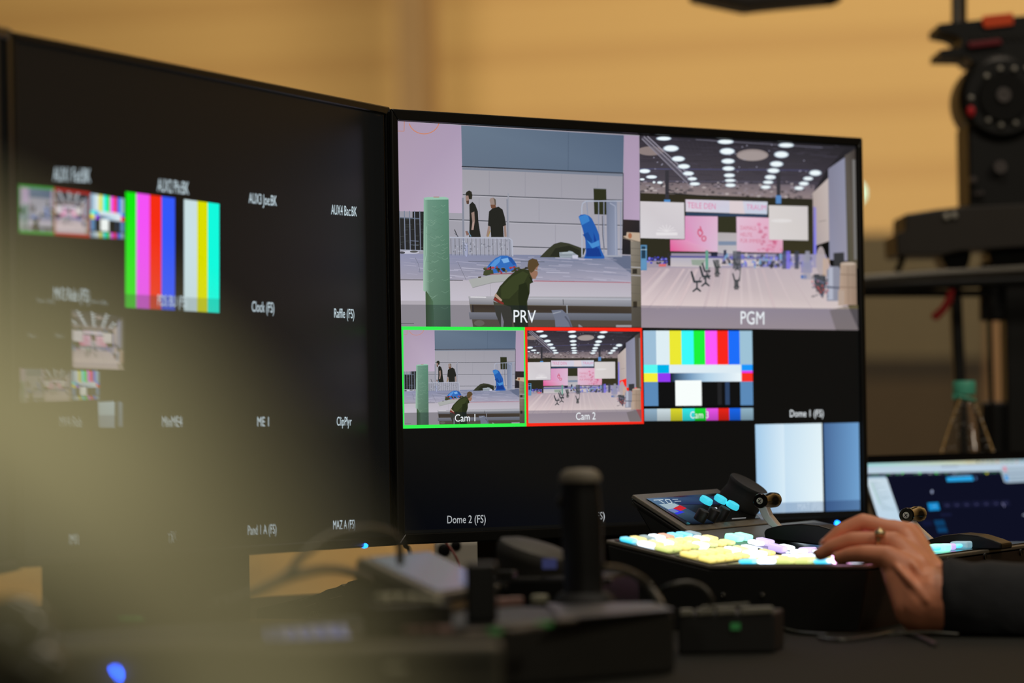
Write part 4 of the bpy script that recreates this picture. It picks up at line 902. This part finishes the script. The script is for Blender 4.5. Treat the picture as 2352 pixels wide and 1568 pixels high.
def onk(x, y): return hit(x, y, Vector((0,0,kz)), UPZ)
kc = onk(938,1384)
MB().box(kc-UPZ*.0086, (.046,.030,.0165), Matrix.Rotation(.25, 3, 'Z')).build('key_block', BLACK, kp, bevel=.001)
for x, y in ((880,1380),(908,1378),(940,1380),(970,1383),(996,1385)): MB().box(onk(x,y)+UPZ*.0022, (.0052,.009,.004), RK).build('key', PALE, kp, bevel=.001)
for x in (945,975,1005): cap(x, 1446, .012, .016, .004, mat('rose_key', (130,100,92), .5))
for x, y in ((1132,1450),(1248,1433),(288,1425),(306,1425)): cap(x, y, .007, .010, .003, mat('green_key', (40,120,50), .4, emit=(40,150,60), es=.1), 'green_light')
for x, y in ((1180,1446),(1215,1440),(1290,1425),(1085,1452)): cap(x, y, .018, .010, .003, mat('dim_key', (96,88,76), .5))
cap(1240,1376,.008,.010,.006,PALE,'knob'); cap(1160,1382,.03,.006,.006,mat('rose_key', (130,100,92), .5)); cap(1345,1374,.010,.010,.006,mat('dim_key', (96,88,76), .5),'knob')
MB().prism([onp(1290,1424,.0006),onp(1548,1402,.0006),onp(1500,1386,.0006),onp(1255,1388,.0006)], UPZ*.001).build('top_plate', mat('console_plate', (104,102,104), .4, .3), kp)
# joystick handset
js = onp(1342, 1388); jt = thing('joystick', 'tall black joystick handle with a pale grey top, out of focus', 'joystick', js)
def jr(x0, x1): return (x1-x0)/2*js.y/8820
zj = lambda py: P(1340, py, js.y).z-js.z
ax = (P(1334,1100,js.y)-P(1344,1395,js.y)).normalized()
MB().lathe([(jr(1290,1400),0),(jr(1300,1400),zj(1370)),(jr(1296,1396),zj(1310)),(jr(1288,1392),zj(1200)),(jr(1290,1384),zj(1130)),(jr(1290,1380),zj(1112)),(jr(1286,1382),zj(1104))], js, tuple(ax), 32, 1, .8).build('stick', BLACK, jt, smooth=True)
MB().lathe([(jr(1282,1384),0),(jr(1280,1386),.003),(jr(1288,1380),.0065),(jr(1302,1366),.0085),(.001,.009)], js+ax*zj(1106), tuple(ax), 32, 1, .8).build('cap', mat('grey_cap', (128,120,104), .6), jt, smooth=True)  # cap in a lighter grey than the stick
MB().sphere(P(1287,1152,js.y), .0045, (.6,1,1)).build('side_button', DGREY, jt, smooth=True)
MB().lathe([(jr(1275,1418),-.0),(jr(1278,1415),.004),(jr(1290,1402),.008)], js, (0,0,1), 32).build('boot', RUBBER, jt, smooth=True)
# second panel: console, dial, tilted display
cb = P(1250, 1345, 2.70); cb.z = DZ
ct = thing('dial_console', 'black console with a large round dial between joystick and tilted display', 'control panel', cb)
cR = Matrix((V, U, UPZ)).transposed(); ctop = P(1250,1318,2.70).z
MB().box(Vector((cb.x, cb.y, (DZ+ctop)/2)), (.105,.10,ctop-DZ), cR).build('housing', BLACK, ct, bevel=.003)
dn_ = (UPZ*.93+V*.30).normalized()
MB().lathe([(.024,-.022),(.0255,0),(.0275,.006),(.0285,.011),(.0270,.0150),(.020,.0175),(.008,.0185),(.001,.0187)], Vector((P(1222,1306,2.70).x, 2.70, P(1222,1306,2.70).z)), tuple(dn_), 48).build('dial', mat('dial_rubber', (58,56,50), .6), ct, smooth=True)
MB().box(P(1262,1294,2.655), (.010,.002,.007)).build('blue_glint', mat('dim_blue', (20,22,40), .3, emit=(46,50,90), es=.7), ct)  # glowing box stands in for a blue glint
for x, y, s in ((1165,1320,.012),(1150,1345,.010),(1395,1335,.008)): MB().box(P(x,y,2.63), (s,.008,s*.5), cR).build('highlight_bit', DGREY, ct, bevel=.001)  # grey boxes stand in for small specular highlights
D1, D2, D4 = P(826,1279,2.42), P(984,1264,2.60), P(1006,1366,2.42)
D3 = D2+(D4-D1); dN = (D2-D1).cross(D4-D1).normalized(); dN = dN if dN.z > 0 else -dN
tb_ = (D1+D3)/2; tb_.z = ZP
dsp = thing('touch_display', 'small tilted touch display with a grey screen, blurred, below the seam between monitors', 'display', tb_)
MB().prism([D1, D2, D3, D4], -dN*.006).build('frame', mat('display_frame', (116,114,104), .5, .3), dsp, bevel=.001)
def dq(a, b, o=.0004): return D1+(D2-D1)*a+(D4-D1)*b+dN*o
MB().prism([dq(.07,.06), dq(.94,.06), dq(.94,.94), dq(.07,.94)], dN*.0006).build('screen', mat('display_glass', (60,62,66), .2, emit=(66,68,74), es=.8), dsp)
MB().prism([dq(.55,.8,.0012), dq(.9,.5,.0012), dq(.93,.93,.0012), dq(.5,.93,.0012)], dN*.0002).build('screen_reflection_patch' if False else 'blue_reflection', mat('display_blue', (60,70,90), .2, emit=(72,88,118), es=.8), dsp)  # glowing bluish patch puts a reflection into the screen corner
pf_ = [Vector((p.x, p.y, ZP+.0005)) for p in (D1, D2, D3, D4)]
MB().box(Vector((P(1106,1360,2.33).x, 2.33, (P(1106,1290,2.33).z+ZP)/2)), (.019,.03,P(1106,1290,2.33).z-ZP-.001)).build('side_block', BLACK, dsp, bevel=.002)
mb = MB(); top4 = [p-dN*.007 for p in (D1, D2, D3, D4)]; mb.loft([pf_, top4]); mb.build('base', BLACK, dsp, bevel=.001)
# small socket strip
nf = Face(1665, 1400, 2.60); nb = nf.at(1665,1400); nb.z = DZ
ns = thing('socket_strip', 'small pale-topped socket strip lying before the switcher', 'socket strip', nb)
nz0 = nf.at(1665,1408).z
a, b = nf.at(1556,1412), nf.at(1778,1404); a.z = b.z = nz0
MB().prism([a, b, b+Vector((.01,.05,0)), a+Vector((.01,.05,0))], UPZ*-(nz0-DZ)).build('housing', mat('strip_black', (22,22,19), .6), ns, bevel=.002)
for x0, x1 in ((1562,1592),(1600,1640),(1646,1690),(1700,1776)):
    nf.prism(MB(), [(x0,1399-(x0-1560)*.03),(x1,1399-(x1-1560)*.03),(x1,1414-(x1-1560)*.03),(x0,1416-(x0-1560)*.03)], .01, .001).build('socket', mat('socket_grey', (128,126,112), .5), ns, bevel=.001)
MB().tube([nf.at(1612,1394,.0), nf.at(1720,1387,.0)], .0009, smooth=False).build('edge_strip', mat('socket_grey', (128,126,112), .5), ns)
nf.prism(MB(), [(1678,1430),(1700,1430),(1700,1446),(1678,1446)], .002, .001).build('green_light', mat('green_dim', (30,70,36), .4, emit=(36,92,44), es=.5), ns)
# front case
cf = Face(700, 1500, 1.93); c0, c1_ = cf.at(-300,1492), cf.at(1150,1488); zt = cf.at(600,1489).z
fc = thing('equipment_case', 'dull olive-grey equipment case edge along the bottom of the frame', 'case', Vector((c1_.x, c1_.y, DZ)))
c0.z = c1_.z = zt
MB().prism([c0, c1_, Vector((c1_.x,c1_.y,DZ)), Vector((c0.x,c0.y,DZ))], Vector((0,.045,0))).build('case_body', mat('case_olive', (84,82,66), .55, noise=.2), fc, bevel=.003)
cf.prism(MB(), [(640,1516),(1140,1512),(1140,1517),(640,1521)], .002, .002).build('seam', BLACK, fc)
MB().box(cf.at(912,1533,.002), (.010,.003,.003)).build('latch', mat('pale_key', (200,198,170), .5), fc, bevel=.0008)
MB().sphere(cf.at(266,1548,.004), .0009, (1,1,2.2), 10).build('blue_light', mat('blue_led_near', (40,100,255), emit=(30,90,255), es=30), fc)
# dark headset at the lower left
hs = P(30, 1470, 1.75); hs.z = DZ
ht = thing('headset', 'black headset lying in the lower left corner, strongly blurred', 'headset', hs)
MB().sphere(P(20,1470,1.75), .019, (1.1,.8,1)).build('ear_cup', BLACKG, ht, smooth=True)
MB().sphere(P(70,1540,1.72), .014, (1.2,.9,.8)).build('ear_cup', BLACKG, ht, smooth=True)
MB().tube([P(70,1540,1.72), P(110,1470,1.74), P(75,1405,1.75), P(10,1392,1.76)], .004).build('headband', BLACKG, ht, smooth=True)
MB().prism([Vector((hs.x-.1,1.72,DZ)),Vector((hs.x+.03,1.72,DZ)),Vector((hs.x+.03,1.80,DZ)),Vector((hs.x-.1,1.80,DZ))], UPZ*.012).build('case', BLACK, ht, bevel=.003)
# script-lettered bag
bf = Face(720, 1400, 3.14); bb = bf.at(730,1400); bb.z = DZ
bg = thing('gear_bag', 'black gear bag with faint script lettering below the left monitor', 'bag', bb)
zb = bf.at(700,1470).z
bp = [(590,1398),(640,1386),(690,1374),(735,1362),(752,1353),(768,1350),(778,1346),(784,1342),(790,1346),(800,1336),(830,1328),(872,1326),(880,1475),(590,1480)]
pts = [bf.at(x, y) for x, y in bp]; pts[-1].z = pts[-2].z = DZ+.001
MB().prism(pts, Vector((.02,.12,0))).build('bag_body', mat('bag_fabric', (44,42,36), .7, noise=.3, scale=150, bump=.4), bg, bevel=.002)
for l in ([(683,1381),(730,1364)], [(700,1394),(726,1385)], [(757,1375),(786,1368)]): MB().tube([bf.at(*l[0], .0008), bf.at(*l[1], .0008)], .0005, smooth=False).build('glint_strip', mat('glint_metal', (170,160,140), .25, .8), bg)  # thin metal tubes stand in for glints on the bag
sg = Pic()
lt_ = mb = MB()
for l in ([(722,1404),(716,1405),(711,1413),(712,1418),(717,1417)], [(722,1403),(719,1414)], [(725,1404),(722,1415)], [(730,1403),(726,1414),(730,1413)], [(731,1408),(734,1413),(736,1408)]):
    mb.tube([bf.at(x, y, .0006) for x, y in l], .00026)
mb.build('script_lettering', mat('faint_ink', (100,112,90), .5), bg)
# pale box under the main monitor
wf = Face(1070, 1260, 3.60); wb_ = wf.at(1070,1300); wb_.z = DZ
wt = thing('pale_box', 'off-white box with black round sockets under the main monitor', 'box', wb_)
q0, q1_ = wf.at(996,1236), wf.at(1146,1236); q0.z = q1_.z = max(q0.z, q1_.z)
MB().prism([q0, q1_, Vector((q1_.x,q1_.y,DZ)), Vector((q0.x,q0.y,DZ))], Vector((0,.06,0))).build('box_body', mat('off_white', (240,232,214), .6), wt, bevel=.006)
for x, y, r in ((1020,1262,.0062),(1047,1252,.0050)): MB().lathe([(r*.7,0),(r,.001),(r,.004)], wf.at(x, y, .002), (0,1,0), 20).build('socket', BLACK, wt, smooth=True)
# cables
def cable(label, pts, r, m, seg=10, group=None):
    o = MB().tube(pts, r, seg).build('cable', m, None, smooth=True); tag(o, label, 'cable', group); return o
cable('thick blurred cable arching high in front of the seam between the monitors', [P(520,1380,2.20), P(600,1352,2.22), P(662,1318,2.25), P(705,1268,2.27), P(765,1228,2.30), P(840,1214,2.32), P(895,1224,2.34), P(918,1250,2.36), P(920,1290,2.40)], .0026, CABLE)
cable('blurred cable bowing low across the gap beneath the left monitor', [P(480,1395,2.20), P(590,1356,2.24), P(660,1325,2.27), P(740,1306,2.30), P(800,1310,2.34), P(850,1330,2.38)], .0027, CABLE)
cable('blurred cable curving down right of the joystick', [P(1385,1304,2.46), P(1430,1310,2.48), P(1475,1332,2.50), P(1500,1360,2.50), P(1520,1392,2.48)], .0028, CABLE)
cable('grey cable looping into the socket strip', [P(1508,1366,2.62), P(1535,1347,2.60), P(1575,1338,2.60), P(1612,1348,2.60), P(1632,1372,2.60), P(1637,1402,2.605)], .0020, CABLE)
cable('red cable hanging below the main monitor', [P(1010,1225,3.45), P(1028,1250,3.45), P(1045,1275,3.44), P(1056,1305,3.43), ondesk(1062,1375,.003)], .0010, mat('red_cable', (150,20,24), .4))
cable('black cable hanging between the two monitors', [P(922,1225,3.3), P(930,1252,3.3), P(943,1275,3.28), ondesk(960,1445,.004)], .0022, BLACK)
TC = mat('thin_cable', (70,70,62), .3)
cable('thin cable end lying on the desk right of the socket strip', [ondesk(1776,1432,.002), ondesk(1800,1443,.002), ondesk(1834,1452,.002), ondesk(1900,1458,.002)], .0016, TC)
cable('thin black cable waving across the desk below the hand', [ondesk(1880,1464,.002), ondesk(1930,1470,.002), ondesk(2000,1462,.002), ondesk(2060,1452,.002), ondesk(2110,1462,.002), ondesk(2150,1480,.002)], .0014, TC)
cable('thin black cable running right towards the sleeve', [ondesk(2040,1458,.0045), ondesk(2090,1453,.005), ondesk(2140,1452,.004), ondesk(2200,1456,.002)], .0011, TC)
# pale strap close to the lens
SP = [(-640,810,.325,24),(-290,870,.33,24),(-20,960,.335,22),(240,1100,.335,18.0),(470,1310,.34,15.5),(650,1600,.345,14),(740,1950,.35,13)]
rings = []; cpts = [P(x, y, d) for x, y, d, w_ in SP]
for i, (x, y, d, w_) in enumerate(SP):
    t = (cpts[min(i+1, len(SP)-1)]-cpts[max(i-1, 0)]).normalized(); sd = t.cross(FWD).normalized()
    rings.append([cpts[i] + sd*(w_/2000*math.cos(a)) - FWD*(.0022*math.sin(a)) for a in [6.28318*k/20 for k in range(20)]])
o = MB().loft(rings).build('strap', mat('pale_strap', (236,230,186), .8, noise=.06), None, smooth=True)
sb = o.modifiers.new('sub', 'SUBSURF'); sb.levels = sb.render_levels = 2
tag(o, 'pale olive strap crossing the left side close to the lens, dissolved by blur', 'strap')
